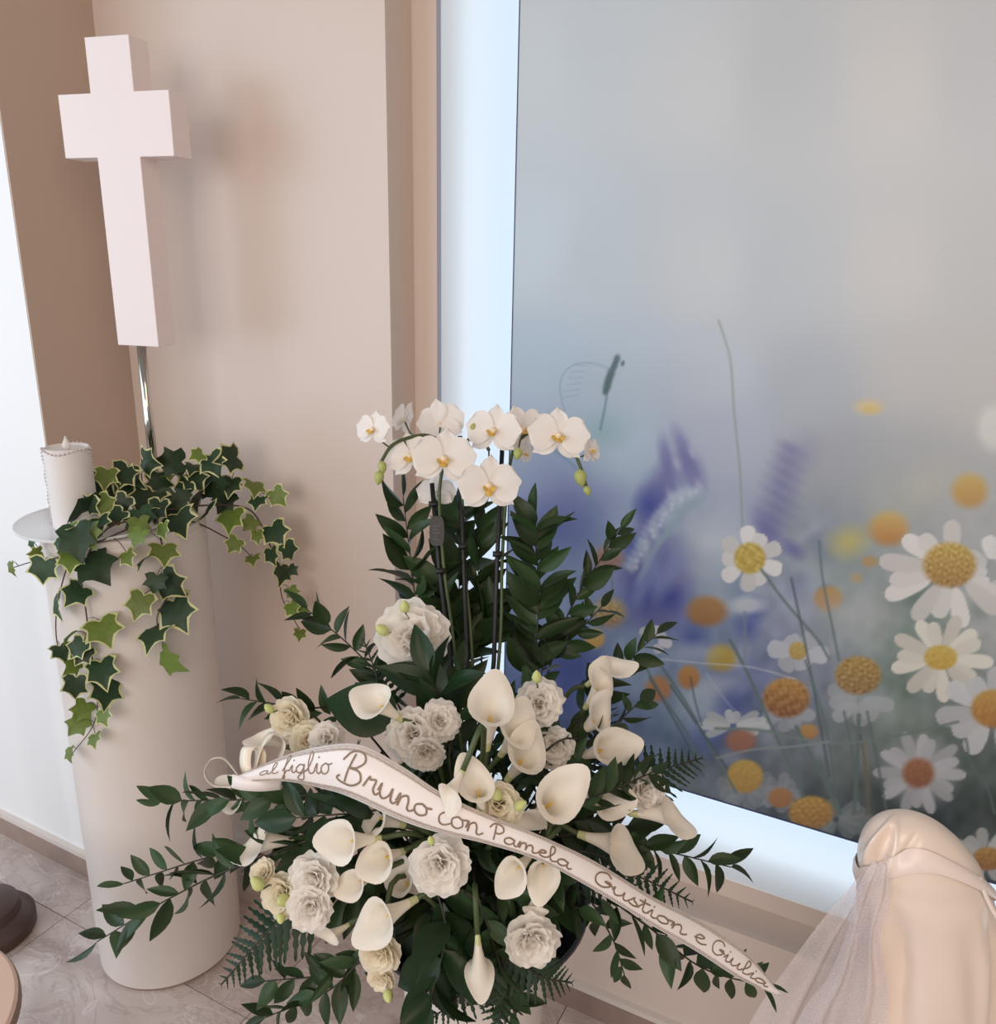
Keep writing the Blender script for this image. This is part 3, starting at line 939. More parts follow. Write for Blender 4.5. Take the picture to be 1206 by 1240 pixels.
vines = [[(190, 622), (140, 632), (100, 650), (80, 690), (68, 745), (72, 790), (92, 815)],
         [(190, 625), (130, 640), (100, 690), (104, 740), (112, 800), (118, 850), (112, 880), (88, 912)],
         [(190, 628), (196, 660), (198, 692), (203, 720), (190, 750), (202, 790), (206, 802)],
         [(200, 618), (250, 612), (300, 616), (322, 648), (336, 690), (342, 725), (356, 750), (366, 770)],
         [(200, 625), (240, 634), (272, 650), (290, 660), (306, 676)],
         [(195, 612), (230, 590), (270, 580), (300, 590), (336, 604)],
         [(190, 625), (110, 660), (70, 675), (40, 680), (14, 688)],
         [(195, 612), (180, 590), (150, 592), (110, 612), (90, 630)]]
vine_pts = []
for v in vines:
    P = catmull([at(x, y, ivy_depth(x, y) + 0.006) for x, y in v], 6)
    part('vine', *tube(P, [0.0020 - 0.0011 * i / len(P) for i in range(len(P))], 5), M['ivy_vine'], ivy)
    vine_pts += P
stalks = []
for k, tok in enumerate(zl.split()):
    x, y, s, c = tok.split(',')
    x, y, s = float(x) / 2.5825, 480 + float(y) / 2.5825, float(s) / 2.5825
    filler = k >= 76
    d = ivy_depth(x, y) - (0.0 if filler else 0.008 + 0.012 * random.random())
    L_ = 1.24 * s / F * d
    cpos = at(x, y, d)
    near = min(vine_pts, key=lambda q: (q - cpos).length)
    away = cpos - near
    down = UP * -1.0
    ydir = (down * 0.9 + (away.normalized() * 0.9 if away.length > 0.012 else jit(0.5)) + jit(0.45))
    ndir = -FWD + UP * 0.35 + jit(0.8)
    ydir = (ydir - ndir.normalized() * ydir.dot(ndir.normalized()) * 0.7).normalized()
    base = cpos - ydir * L_ * 0.42
    me = {'d': ivy_d if random.random() < 0.8 else ivy_n, 'l': ivy_l if random.random() < 0.6 else ivy_ll}[c]
    inst('leaf', me, frame(base, ydir, ndir, L_, L_ * random.uniform(0.95, 1.2)), ivy)
    q = min(vine_pts, key=lambda p: (p - base).length)
    stalks.append(tube(catmull([q, (q + base) / 2 + UP * 0.004, base], 3), 0.0007, 4))
part('leaf_stalks', *join(*stalks), M['ivy_vine'], ivy)['kind'] = 'stuff'

# ------------------------------------------------------------------ flower stand: white plinth and black bowl
BC = at(575, 1085, 1.2)
BZ = BC.z - 0.075
plc = at(563, 1210, 1.22)
plinth = empty('plinth', (BC.x, BC.y, 0), 'low white round plinth under the flower arrangement', 'plinth')
sharp(part('plinth_column', *lathe([(0.100, 0.0), (0.104, 0.004), (0.104, BZ - 0.004), (0.100, BZ)], (BC.x, BC.y, 0), 64), M['white_lacquer'], plinth))
bowl = empty('flower_bowl', (BC.x, BC.y, BZ), 'wide black bowl holding the flower arrangement', 'bowl')
sharp(part('bowl_body', *lathe([(0.09, 0), (0.12, 0.004), (0.158, 0.06), (0.165, 0.068), (0.165, 0.074), (0.160, 0.074), (0.15, 0.06), (0.09, 0.012)], (BC.x, BC.y, BZ), 56, True, True), M['bowl'], bowl), 40)
foam_o = part('floral_foam', *lathe([(0.12, 0.03), (0.125, 0.05), (0.12, 0.12), (0.09, 0.17), (0.04, 0.19)], (BC.x, BC.y, BZ), 24), M['foam'], bowl)
FOCUS = Vector((BC.x, BC.y, BZ + 0.12))
DC = at(590, 1010, 1.22)
DR = Vector((0.29, 0.29, 0.27))


def dome(x, y, k=1.0):
    """depth at which the view through a pixel meets the mound of flowers"""
    r = ray(x, y)
    o = CAM - DC
    s = Vector((1 / (DR.x * k), 1 / (DR.y * k), 1 / (DR.z * k)))
    r2 = Vector((r.x * s.x, r.y * s.y, r.z * s.z))
    o2 = Vector((o.x * s.x, o.y * s.y, o.z * s.z))
    a, b, c = r2.dot(r2), 2 * o2.dot(r2), o2.dot(o2) - 1
    disc = b * b - 4 * a * c
    return (-b - math.sqrt(max(0, disc))) / (2 * a)


def stem_path(p, out, pull=0.08):
    """from the flower's base, leaving along -out, to the foam"""
    return catmull([p, p - out.normalized() * min(pull, (p - FOCUS).length * 0.4), FOCUS.lerp(p, 0.25) , FOCUS + jit(0.03)], 4)


# ------------------------------------------------------------------ leaves
def leaf_mesh(name, w, fold, curl, material, nu=6, serr=0.0):
    V, Fc = [], []
    for i in range(nu + 1):
        t = i / nu
        hw = w * (math.sin(math.pi * t ** 0.80)) ** 0.9 * 0.5 if 0 < t < 1 else 0.004
        for j in (-1, -0.5, 0, 0.5, 1):
            V.append((hw * j, t, fold * hw * abs(j) - curl * t * t + 0.04 * math.sin(t * 6) * j * w))
    for i in range(nu):
        for j in range(4):
            a = i * 5 + j
            Fc.append((a, a + 1, a + 6, a + 5))
    me = mesh(name, V, Fc)
    me.materials.append(material)
    return me


RL = [leaf_mesh('ruscus_leaf', 0.42, 0.4, 0.10, M['ruscus']), leaf_mesh('ruscus_leaf', 0.48, 0.3, 0.26, M['ruscus']), leaf_mesh('ruscus_leaf', 0.36, 0.5, 0.02, M['ruscus']), leaf_mesh('ruscus_leaf', 0.44, 0.35, -0.18, M['ruscus']), leaf_mesh('ruscus_leaf', 0.40, 0.45, 0.36, M['ruscus'])]
BL = [leaf_mesh('broad_leaf', 0.52, 0.3, 0.12, M['broad']), leaf_mesh('broad_leaf', 0.46, 0.4, 0.2, M['broad'])]


def arc_points(P, n, t0=0.1):
    L_ = [0]
    for a, b in zip(P[:-1], P[1:]):
        L_.append(L_[-1] + (b - a).length)
    out = []
    for k in range(n):
        s = L_[-1] * (t0 + (1 - t0) * k / max(1, n - 1))
        i = max(j for j in range(len(L_)) if L_[j] <= s + 1e-9)
        i = min(i, len(P) - 2)
        f = (s - L_[i]) / max(1e-9, L_[i + 1] - L_[i])
        out.append((P[i].lerp(P[i + 1], min(1, f)), (P[i + 1] - P[i]).normalized()))
    return out


def branch(label, pts, n, lp, group='ruscus branches in the flower arrangement', leaves=RL, name='ruscus_branch', cat='branch', spread=0.9, t0=0.15, taper=0.3, root_to=FOCUS):
    """leafy branch: pts are (x, y, depth); lp = leaf length in pixels"""
    P3 = [at(x, y, d) for x, y, d in pts]
    b = empty(name, root_to, label, cat, group)
    core = catmull(P3, 6)
    full = catmull([root_to + jit(0.03)] + P3, 6) if (root_to - P3[0]).length > 0.02 else core
    part('stem', *tube(full, [0.0019 - 0.0011 * i / len(full) for i in range(len(full))], 5), M['dark_stem'], b)
    n = int(n * 1.25)
    lp = lp * 1.12
    for k, (p, t) in enumerate(arc_points(core, n, t0)):
        d = (p - CAM).dot(FWD)
        last = k == n - 1
        ls = lp / F * d * random.uniform(0.8, 1.15) * (1 - taper * max(0, k / n - 0.5))
        side = t.cross(-FWD)
        side = side.normalized() if side.length > 1e-3 else RT
        sg = 1 if k % 2 else -1
        nd = (-FWD * 0.6 + UP * 0.5 + jit(1.0)).normalized()
        side = (side + t.cross(side) * random.uniform(-0.9, 0.9)).normalized()
        ydir = t * random.uniform(0.55, 0.95) + side * sg * spread * random.uniform(0.6, 1.1) + jit(0.3) - FWD * random.uniform(-.15, .35)
        if last:
            ydir = t + jit(0.1)
        inst('leaf', random.choice(leaves), frame(p, ydir, nd, ls, ls * random.uniform(0.85, 1.15)), b)
    return b


RB = [
    ('leafy ruscus branch standing tall at the left, below the leftmost orchids', [(508, 800, 1.27), (502, 720, 1.28), (488, 602, 1.28)], 15, 50),
    ('leafy ruscus branch upright behind the middle orchid stake', [(552, 820, 1.28), (556, 720, 1.30), (556, 618, 1.31)], 20, 52),
    ('slim ruscus branch between the two orchid stakes', [(582, 820, 1.27), (580, 730, 1.29), (578, 640, 1.30)], 17, 52),
    ('dense upright ruscus branch right of the orchid stakes', [(636, 850, 1.22), (652, 740, 1.24), (648, 632, 1.24)], 26, 52),
    ('ruscus branch leaning to the right, its fine tip before the blue print', [(655, 840, 1.24), (692, 735, 1.27), (752, 640, 1.29)], 17, 36),
    ('ruscus branch whose tip crosses the small white printed daisy', [(690, 880, 1.19), (745, 815, 1.22), (795, 768, 1.24)], 14, 34),
    ('short ruscus sprig reaching right under the brown printed flower', [(650, 800, 1.25), (690, 775, 1.27), (728, 735, 1.28)], 9, 34),
    ('ruscus branch rising left, its tip under the end of the ivy', [(480, 850, 1.21), (432, 790, 1.22), (372, 738, 1.23)], 15, 36),
    ('ruscus branch pointing left beside the uppermost left white rose', [(430, 872, 1.16), (365, 858, 1.16), (292, 846, 1.15)], 11, 36),
    ('ruscus branch stretching left just below the ribbon bow', [(440, 965, 1.03), (320, 968, 1.05), (196, 970, 1.08)], 20, 40),
    ('long ruscus branch reaching lowest and farthest left across the tall pedestal', [(470, 1000, 1.03), (300, 1045, 1.05), (205, 1088, 1.08), (118, 1140, 1.10)], 20, 44),
    ('ruscus branch curving left over the pedestal above the longest one', [(450, 1005, 1.04), (285, 1030, 1.06), (150, 1070, 1.09)], 19, 38),
    ('ruscus branch drooping to the bottom left above the floor', [(480, 1120, 1.02), (405, 1195, 1.03), (322, 1232, 1.05)], 14, 38),
    ('thin ruscus branch hanging left over the floor beneath the fern', [(470, 1140, 1.03), (400, 1178, 1.04), (322, 1188, 1.06)], 10, 36),
    ('ruscus branch pointing right in front of the white window sill', [(690, 1010, 1.06), (780, 1025, 1.10), (885, 1050, 1.14)], 15, 38),
    ('ruscus branch trailing down right under the end of the ribbon', [(680, 1060, 1.02), (775, 1115, 1.04), (850, 1172, 1.07), (930, 1195, 1.09)], 22, 38),
    ('short ruscus sprig hanging beside the right edge of the bowl', [(690, 1070, 1.08), (738, 1130, 1.10), (756, 1180, 1.12)], 9, 32),
    ('ruscus branch with leaves spread over the right calla lilies', [(680, 985, 0.99), (745, 955, 1.02), (790, 935, 1.06)], 12, 40),
    ('ruscus branch reaching right above the right calla cluster', [(660, 910, 1.06), (720, 895, 1.10), (775, 850, 1.14)], 11, 34),
    ('ruscus branch hanging down at the centre bottom of the bowl', [(575, 1070, 0.98), (600, 1150, 0.97), (622, 1225, 0.99)], 14, 40),
    ('ruscus branch filling the dark gap left of the upright front calla', [(545, 930, 1.06), (555, 870, 1.10), (560, 810, 1.16)], 13, 42),
    ('ruscus branch filling the gap above the right frilled flower', [(620, 930, 1.04), (640, 870, 1.10), (660, 800, 1.18)], 13, 42),
    ('broad ruscus branch low between the stakes, behind the white flowers', [(545, 840, 1.24), (570, 780, 1.27), (610, 730, 1.29)], 14, 52),
    ('ruscus branch left of the stakes, beside the highest frilled flower', [(520, 850, 1.22), (540, 770, 1.25), (530, 690, 1.27)], 14, 50),
    ('low ruscus branch in the shade under the lower right callas', [(590, 1060, 1.0), (625, 1090, 0.99), (660, 1110, 1.0)], 9, 34),
]
for lb, pts, n, lp in RB:
    branch(lb, pts, n, lp)
branch('branch of broad glossy leaves hanging at the centre bottom', [(530, 1060, 1.0), (540, 1130, 0.96), (520, 1215, 0.95)], 11, 66, leaves=BL, name='broad_leaf_branch', group='broad-leaved branches in the arrangement')
branch('branch of broad dark leaves under the left half of the ribbon', [(500, 985, 1.0), (430, 985, 0.98), (360, 990, 0.99)], 12, 56, leaves=BL, name='broad_leaf_branch', group='broad-leaved branches in the arrangement')
branch('short branch of broad leaves below the upper left frilled flower', [(520, 880, 1.10), (530, 845, 1.10), (520, 815, 1.10)], 7, 62, leaves=BL, name='broad_leaf_branch', group='broad-leaved branches in the arrangement')
# dark greenery filling the mound between the blossoms
FILL = ['below the bow', 'under the word nearest the ribbon crest', 'behind the frilled trio above the ribbon', 'left of the upright middle calla', 'under the calla beside the upright one', 'under the shaded frilled flower at right', 'above the calla pointing to the ribbon tail', 'below the centre of the ribbon', 'right of the big frilled front flower', 'behind the big frilled front flower', 'right of the small left-facing calla', 'around the wide left calla', 'above the large lower left calla', 'below the big frilled front flower', 'above the calla hanging at bottom centre', 'above the lowest right frilled flower', 'behind the pair of callas below the ribbon', 'under the ribbon beside the sill', 'above the right rim of the bowl', 'behind the callas under the ribbon lettering', 'below the lower left flower cluster', 'behind the ribbon at its middle', 'right of the calla hanging at bottom centre', 'left of the calla hanging at bottom centre', 'below the highest frilled flower', 'behind the upright middle calla', 'inside the right calla cluster', 'behind the rightmost calla']
fill_i = 0
for (x, y) in ((420, 930), (470, 940), (520, 900), (570, 905), (620, 930), (680, 930), (720, 990), (640, 1020), (580, 1030), (520, 1030), (470, 1060), (420, 1040), (460, 1100), (520, 1110), (570, 1120), (620, 1130), (670, 1060), (740, 1040), (700, 1100), (440, 1000), (400, 1090), (560, 1000), (600, 1190), (560, 1170), (500, 860), (610, 860), (690, 880), (760, 1000)):
    d = dome(x, y, 0.80)
    tip = at(x, y, d)
    out = (tip - FOCUS).normalized()
    q = FOCUS.lerp(tip, 0.55)
    (x0, y0, d0), (x1, y1, d1) = project(q), project(tip)
    branch('dark ruscus sprig in shade ' + FILL[fill_i], [(x0, y0, d0), ((x0 + x1) / 2 + random.uniform(-12, 12), (y0 + y1) / 2 - 6, (d0 + d1) / 2), (x1, y1, d1)], 9, 46,
           group='filler greenery inside the flower mound', t0=0.05, spread=1.2)
    fill_i += 1

# single large oval leaf
p0, p1 = at(483, 868, 1.06), at(392, 846, 1.06)
me = leaf_mesh('oval_leaf', 0.72, 0.12, 0.12, M['broad'], 12)
big = empty('oval_leaf', FOCUS, 'single large oval dark green leaf left of the small calla', 'leaf')
inst('blade', me, frame(p0, p1 - p0, -FWD + UP * 0.4, (p1 - p0).length), big)
part('stem', *tube(stem_path(p0, p1 - p0), 0.002, 6), M['stem'], big)


# ------------------------------------------------------------------ ferns
def pinna_mesh():
    V, Fc = [], []
    n = 9
    for i in range(n + 1):
        t = i / n
        w = 0.15 * (1 - t) ** 0.7 + 0.012
        wt = w * (1.0 if i % 2 == 0 else 0.55)
        V += [(-wt, t - (0.0 if i % 2 else -0.03), -0.05 * t), (0, t, 0.0 - 0.10 * t * t + 0.015), (wt, t + (0.03 if i % 2 == 0 else 0), -0.05 * t)]
    for i in range(n):
        a = i * 3
        Fc += [(a, a + 1, a + 4, a + 3), (a + 1, a + 2, a + 5, a + 4)]
    me = mesh('fern_pinna', V, Fc)
    me.materials.append(M['fern'])
    return me


PIN = pinna_mesh()


def fern(label, pts, n, wp):
    P3 = [at(x, y, d) for x, y, d in pts]
    b = empty('fern_frond', FOCUS, label, 'fern', 'fern fronds in the flower arrangement')
    core = catmull(P3, 6)
    part('stem', *tube(catmull([FOCUS + jit(0.03)] + P3, 6), 0.0012, 5), M['dark_stem'], b)
    nrm = (-FWD + UP * 0.6 + jit(0.2)).normalized()
    for k, (p, t) in enumerate(arc_points(core, n, 0.12)):
        d = (p - CAM).dot(FWD)
        f = k / (n - 1)
        ls = wp / F * d * (1 - f) ** 0.75 + 0.006
        side = t.cross(nrm).normalized()
        for sg in (-1, 1):
            inst('pinna', PIN, frame(p, side * sg + t * (0.45 + 0.4 * f) + jit(0.08), nrm + jit(0.15), ls, ls * 0.85), b)


fern('fern frond pointing down left over the base of the pedestal', [(400, 1075, 1.01), (335, 1118, 1.02), (268, 1192, 1.05)], 15, 58)
fern('fern frond spreading right above the rightmost calla lily', [(735, 965, 1.06), (795, 935, 1.10), (850, 918, 1.14)], 13, 50)
fern('fern frond jutting out right above the ribbon tail', [(690, 1030, 1.04), (770, 1060, 1.07), (838, 1092, 1.10)], 14, 46)
fern('fern frond hanging at the bottom edge left of centre', [(590, 1140, 0.98), (560, 1200, 0.97), (515, 1240, 0.98)], 12, 44)
fern('fern frond hanging below the lowest frilled flower', [(610, 1140, 0.99), (650, 1180, 0.98), (692, 1190, 0.99)], 12, 44)
fern('fern frond standing behind the right calla cluster', [(700, 950, 1.12), (728, 890, 1.15), (738, 845, 1.18)], 12, 36)
fern('fern frond in the shade above the right edge of the bowl', [(680, 1045, 1.05), (740, 1066, 1.08), (785, 1105, 1.10)], 12, 38)
fern('fern frond hanging straight down before the plinth', [(600, 1130, 1.0), (610, 1190, 0.98), (600, 1262, 0.99)], 13, 44)
fern('small fern frond behind the upper left frilled flower', [(470, 870, 1.18), (455, 815, 1.2), (440, 775, 1.21)], 11, 34)


# ------------------------------------------------------------------ calla lilies
def calla_mesh(seed):
    """spathe: tube base at the origin, axis +Y, open side +Z, unit length"""
    r_ = random.Random(seed)
    nu, nv = 28, 14
    V, Fc = [], []
    over_ = 0.5
    ph = r_.uniform(0, 6)
    for j in range(nv + 1):
        v = j / nv
        for i in range(nu + 1):
            th = (i / nu * 2 - 1) * (math.pi + over_)           # seam at the open front (+Z)
            w = 0.5 + 0.5 * math.cos(th)                        # 1 at the back (tip), 0 at the front
            w2 = max(0.0, w) ** 0.8
            L_ = 0.60 + 0.40 * w2 ** 1.6
            tipsharp = max(0, w - 0.80) * 5
            flare = v ** 2.6
            rad = 0.052 + 0.060 * v + flare * (0.150 - 0.04 * tipsharp)
            roll = max(0, (v - 0.78) / 0.22) ** 2
            rad += roll * 0.055 * (1 - 0.6 * tipsharp)
            y = v * L_ - roll * 0.09 * (1 - tipsharp) + 0.03 * tipsharp * roll
            rad *= 1 + 0.05 * v * v * math.sin(3 * th + ph)
            k_in = 1 - 0.16 * max(0, (abs(th) - math.pi + 0.5)) * (1 if th > 0 else -0.15)
            x = rad * math.sin(th) * k_in * 1.06
            z = -rad * math.cos(th) * k_in
            z -= 0.10 * w2 * flare * 0.9
            V.append((x, y, z))
    for j in range(nv):
        for i in range(nu):
            a = j * (nu + 1) + i
            Fc.append((a, a + 1, a + nu + 2, a + nu + 1))
    me = mesh('calla_spathe', V, Fc)
    me.materials.append(M['calla'])
    me.materials.append(M['calla_tube'])
    for p in me.polygons:
        if p.index // nu < 3:
            p.material_index = 1
    return me


CAL = [calla_mesh(s) for s in (1, 2, 3)]
sv, sf = tube([Vector((0, 0.1, -0.0)), Vector((0, 0.3, -0.0)), Vector((0, 0.46, -0.0)), Vector((0, 0.51, -0.0))], [0.026, 0.030, 0.022, 0.006], 8)
SPX = mesh('calla_spadix', sv, sf)
SPX.materials.append(M['spadix'])


def calla(label, b, t, c, k=1.0, d=None, fat=1.0, face=None, size=1.0):
    """b, t: pixels of tube base and spathe tip; c: how much farther the base is; d depth of the tip"""
    d = dome((b[0] + t[0]) / 2, (b[1] + t[1]) / 2, k) if d is None else d
    pb, pt = at(b[0], b[1], d + c), at(t[0], t[1], d)
    ax = pt - pb
    L_ = ax.length * size
    o = empty('calla_lily', FOCUS, label, 'calla lily', 'calla lilies in the arrangement')
    face = (-FWD + UP * 0.3) if face is None else (-FWD * face[2] + RT * face[0] + UP * face[1])
    mm = frame(pb, ax, face + jit(0.12), L_, L_ * fat * 0.9)
    inst('spathe', random.choice(CAL), mm, o)
    inst('spadix', SPX, mm, o)
    P = stem_path(pb + ax * 0.05, ax, 0.05)
    part('stem', *tube(P, 0.0034, 7), M['stem'], o)


CL = [
    ('small calla lily pointing left just above the large oval leaf', (487, 872), (434, 836), .02, dict(d=1.015, fat=1.2, face=(-.2, .7, .7))),
    ('upright calla lily in the middle showing its open face and spadix', (589, 908), (599, 825), .02, dict(d=0.99, fat=1.05)),
    ('calla lily turned right directly beside the upright middle one', (606, 915), (640, 862), .03, dict(d=1.0, fat=1.15, face=(.4, .2, .9))),
    ('drooping calla lily just under the one beside the upright middle calla', (614, 945), (652, 893), .03, dict(d=1.0, fat=1.2, face=(.3, -.3, .9))),
    ('calla lily hanging its tip over the ribbon, left of a pair', (562, 930), (535, 982), .02, dict(d=0.895, fat=1.05, face=(-.5, .1, .9))),
    ('calla lily facing forward at the upper edge of the ribbon, right of a pair', (586, 985), (570, 928), .03, dict(d=0.905, fat=0.95, face=(.2, .4, .9))),
    ('round open calla lily facing forward above the ribbon at right', (642, 992), (698, 950), .05, dict(d=0.93, fat=1.0, face=(.1, .1, 1))),
    ('long calla lily pointing right, farthest right of all', (762, 985), (846, 990), .02, dict(d=1.04, fat=0.95, face=(.3, 1, .5), size=.95)),
    ('calla lily pointing right just above the ribbon tail', (700, 1010), (784, 1036), .03, dict(d=0.99, fat=1.1, face=(.2, .9, .7), size=.95)),
    ('large round calla lily facing forward just below the ribbon, right of a pair', (662, 1018), (656, 1086), .05, dict(d=0.92, fat=0.95, face=(0, .5, 1))),
    ('calla lily with visible spadix just below the ribbon, left of a pair', (646, 1032), (606, 1074), .04, dict(d=0.92, fat=1.1, face=(-.3, .4, .9))),
    ('calla lily hanging down under the pair below the ribbon', (652, 1068), (646, 1120), .01, dict(d=0.95, fat=1.1, face=(0, -.6, .5))),
    ('wide calla lily opening left under the left half of the ribbon', (462, 1015), (386, 1022), .03, dict(d=0.94, fat=1.15, face=(-.2, .3, 1))),
    ('calla lily with its mouth up beside the wide left one', (490, 1030), (440, 1048), .04, dict(d=0.94, fat=1.3, face=(0, .7, .8))),
    ('calla lily half hidden under the ribbon lettering', (490, 1000), (428, 980), .03, dict(d=0.96, fat=1.2, face=(-.2, -.4, .9))),
    ('small calla lily facing left above the large lower one', (458, 1058), (410, 1078), .03, dict(d=0.96, fat=1.15, face=(-.4, .3, .9))),
    ('smooth calla lily tucked behind the large frilled front flower', (515, 1085), (466, 1052), .02, dict(d=0.99, fat=1.15, face=(.2, -.5, .8))),
    ('large calla lily facing left at the lower left of the mound', (505, 1088), (430, 1132), .04, dict(d=0.93, fat=1.1, face=(-.3, .4, .9))),
    ('calla lily lying left beneath the ribbon bow', (365, 1018), (276, 1022), .02, dict(d=1.03, fat=0.9, face=(-.4, .5, .5), size=.95)),
    ('calla lily hanging straight down at the bottom centre', (578, 1128), (582, 1204), .01, dict(d=0.93, fat=0.85, face=(0, .4, -.9))),
    ('topmost calla lily of the right cluster against the print', (710, 830), (760, 795), .02, dict(d=1.14, fat=0.95, face=(.1, .8, .5))),
    ('calla lily just under the topmost of the right cluster', (708, 858), (740, 808), .02, dict(d=1.12, fat=1.0, face=(.5, .1, .8))),
    ('calla lily with pale underside in the middle of the right cluster', (696, 892), (744, 852), .02, dict(d=1.09, fat=1.05, face=(.3, -.5, .7))),
    ('wide calla lily at the right of the cluster behind a leafy twig', (696, 918), (766, 898), .04, dict(d=1.05, fat=0.95, face=(.2, .3, .9))),
    ('shaded calla lily left in the right cluster', (690, 935), (652, 892), .03, dict(d=1.07, fat=1.1, face=(-.2, -.4, .8))),
    ('calla lily behind the long rightmost one', (700, 965), (760, 970), .04, dict(d=1.02, fat=1.2, face=(.1, .3, .9))),
    ('small calla lily curling left behind the ribbon bow', (348, 905), (302, 888), .02, dict(d=1.10, fat=1.0, face=(-.1, .8, .5))),
    ('pale calla lily peeping out under the ribbon bow', (318, 985), (260, 955), .02, dict(d=1.07, fat=1.0, face=(-.2, .2, .9))),
    ('calla lily tip showing low between fern and large lower calla', (425, 1118), (384, 1142), .02, dict(d=0.99, fat=1.2, face=(-.3, -.4, .8))),
    ('cream calla lily hanging below the large lower left one', (468, 1112), (448, 1182), .02, dict(d=0.96, fat=1.1, face=(-.1, -.4, .8))),
    ('calla lily seen from behind at the right above the ribbon', (600, 965), (650, 1012), .02, dict(d=0.95, fat=1.15, face=(.3, -.5, .7))),
]
for lb, b, t, c, kw in CL:
    calla(lb, b, t, c, **kw)


# ------------------------------------------------------------------ frilled white flowers
def petal_mesh(seed, w, cup, ruffle, material):
    r_ = random.Random(seed)
    nu, nv = 18, 8
    ph = [r_.uniform(0, 6) for _ in range(3)]
    V, Fc = [], []
    for j in range(nv + 1):
        v = j / nv
        for i in range(nu + 1):
            u = i / nu * 2 - 1
            hw = w * (0.18 + 0.82 * math.sin(min(1, v * 1.15) * math.pi / 2) ** 0.8)
            x = u * hw * (1 - 0.10 * v * v * u * u)
            y = v - 0.30 * abs(u) ** 2.2 * v
            rf = v ** 3 * ruffle
            z = cup * (u * u) * hw + 0.75 * cup * v ** 1.5 - 0.55 * cup * max(0, v - .7) ** 1.5 * 3 + rf * (math.sin(u * 6 + ph[0]) * 0.7 + math.sin(u * 13 + ph[1]) * 0.5)
            y += rf * 0.5 * math.sin(u * 11 + ph[2])
            V.append((x, y, z))
    for j in range(nv):
        for i in range(nu):
            a = j * (nu + 1) + i
            Fc.append((a, a + 1, a + nu + 2, a + nu + 1))
    me = mesh('petal', V, Fc)
    me.materials.append(material)
    return me


PW = [petal_mesh(s, 0.78, 0.30, 0.085, M['petal']) for s in range(5)]
PC = [petal_mesh(s + 9, 0.78, 0.34, 0.05, M['petal_cream']) for s in range(5)]
bud_v, bud_f = lathe([(0.08, 0), (0.34, 0.2), (0.42, 0.5), (0.30, 0.85), (0.10, 1.08), (0.02, 1.12)], (0, 0, 0), 10)
BUD = mesh('bud', bud_v, bud_f)
BUD.materials.append(M['bud'])
sep_me = leaf_mesh('sepal', 0.3, 0.4, 0.1, M['stem'], 4)


def frilly(label, x, y, r, tone='w', k=1.0, d=None, face=(0, 0.25, 1), buds=(), rings=((5, 80, 1.0), (5, 58, 0.95), (5, 38, 0.86), (4, 20, 0.74), (2, 5, 0.62)), group='frilled white flowers in the arrangement', name='lisianthus'):
    d = dome(x, y, k) if d is None else d
    c = at(x, y, d)
    R = r / F * d
    zax = (-FWD * face[2] + RT * face[0] + UP * face[1] + jit(0.12)).normalized()
    u = zax.orthogonal().normalized()
    v = zax.cross(u)
    o = empty(name, FOCUS, label, 'flower', group)
    base = c - zax * R * 0.55
    for q, (n, ang, sc) in enumerate(rings):
        a0 = random.uniform(0, 6)
        for i in range(n):
            a = a0 + 2 * math.pi * i / n + random.uniform(-.12, .12)
            rad = u * math.cos(a) + v * math.sin(a)
            th = math.radians(ang + random.uniform(-7, 7))
            ydir = rad * math.sin(th) + zax * math.cos(th)
            nrm = zax * math.sin(th) - rad * math.cos(th)
            mm = frame(base + rad * R * 0.04, ydir, nrm, R * 1.12 * sc * random.uniform(.92, 1.06))
            inst('petal', random.choice(PW if tone == 'w' else PC), mm, o)
    part('stem', *tube(stem_path(base, zax, 0.04), 0.002, 6), M['stem'], o)
    for (bx, by, br) in buds:
        pb = at(bx, by, d - 0.008)
        s = br / F * d
        dr = (pb - base).normalized() + jit(0.3) + UP * 0.3
        bo = inst('bud', BUD, frame(pb - dr.normalized() * s, -(zax.cross(dr)), dr, 1).to_3x3().to_4x4() @ Matrix.Identity(4), o)
        mm = frame(pb - dr.normalized() * s, zax.cross(dr), dr, s * 1.9)
        bo.matrix_basis = Matrix.Translation(-world_loc(o)) @ mm
        part('bud_stalk', *tube(catmull([pb - dr.normalized() * s, (pb + base) / 2 + UP * .004, base], 3), 0.0011, 5), M['stem'], o)


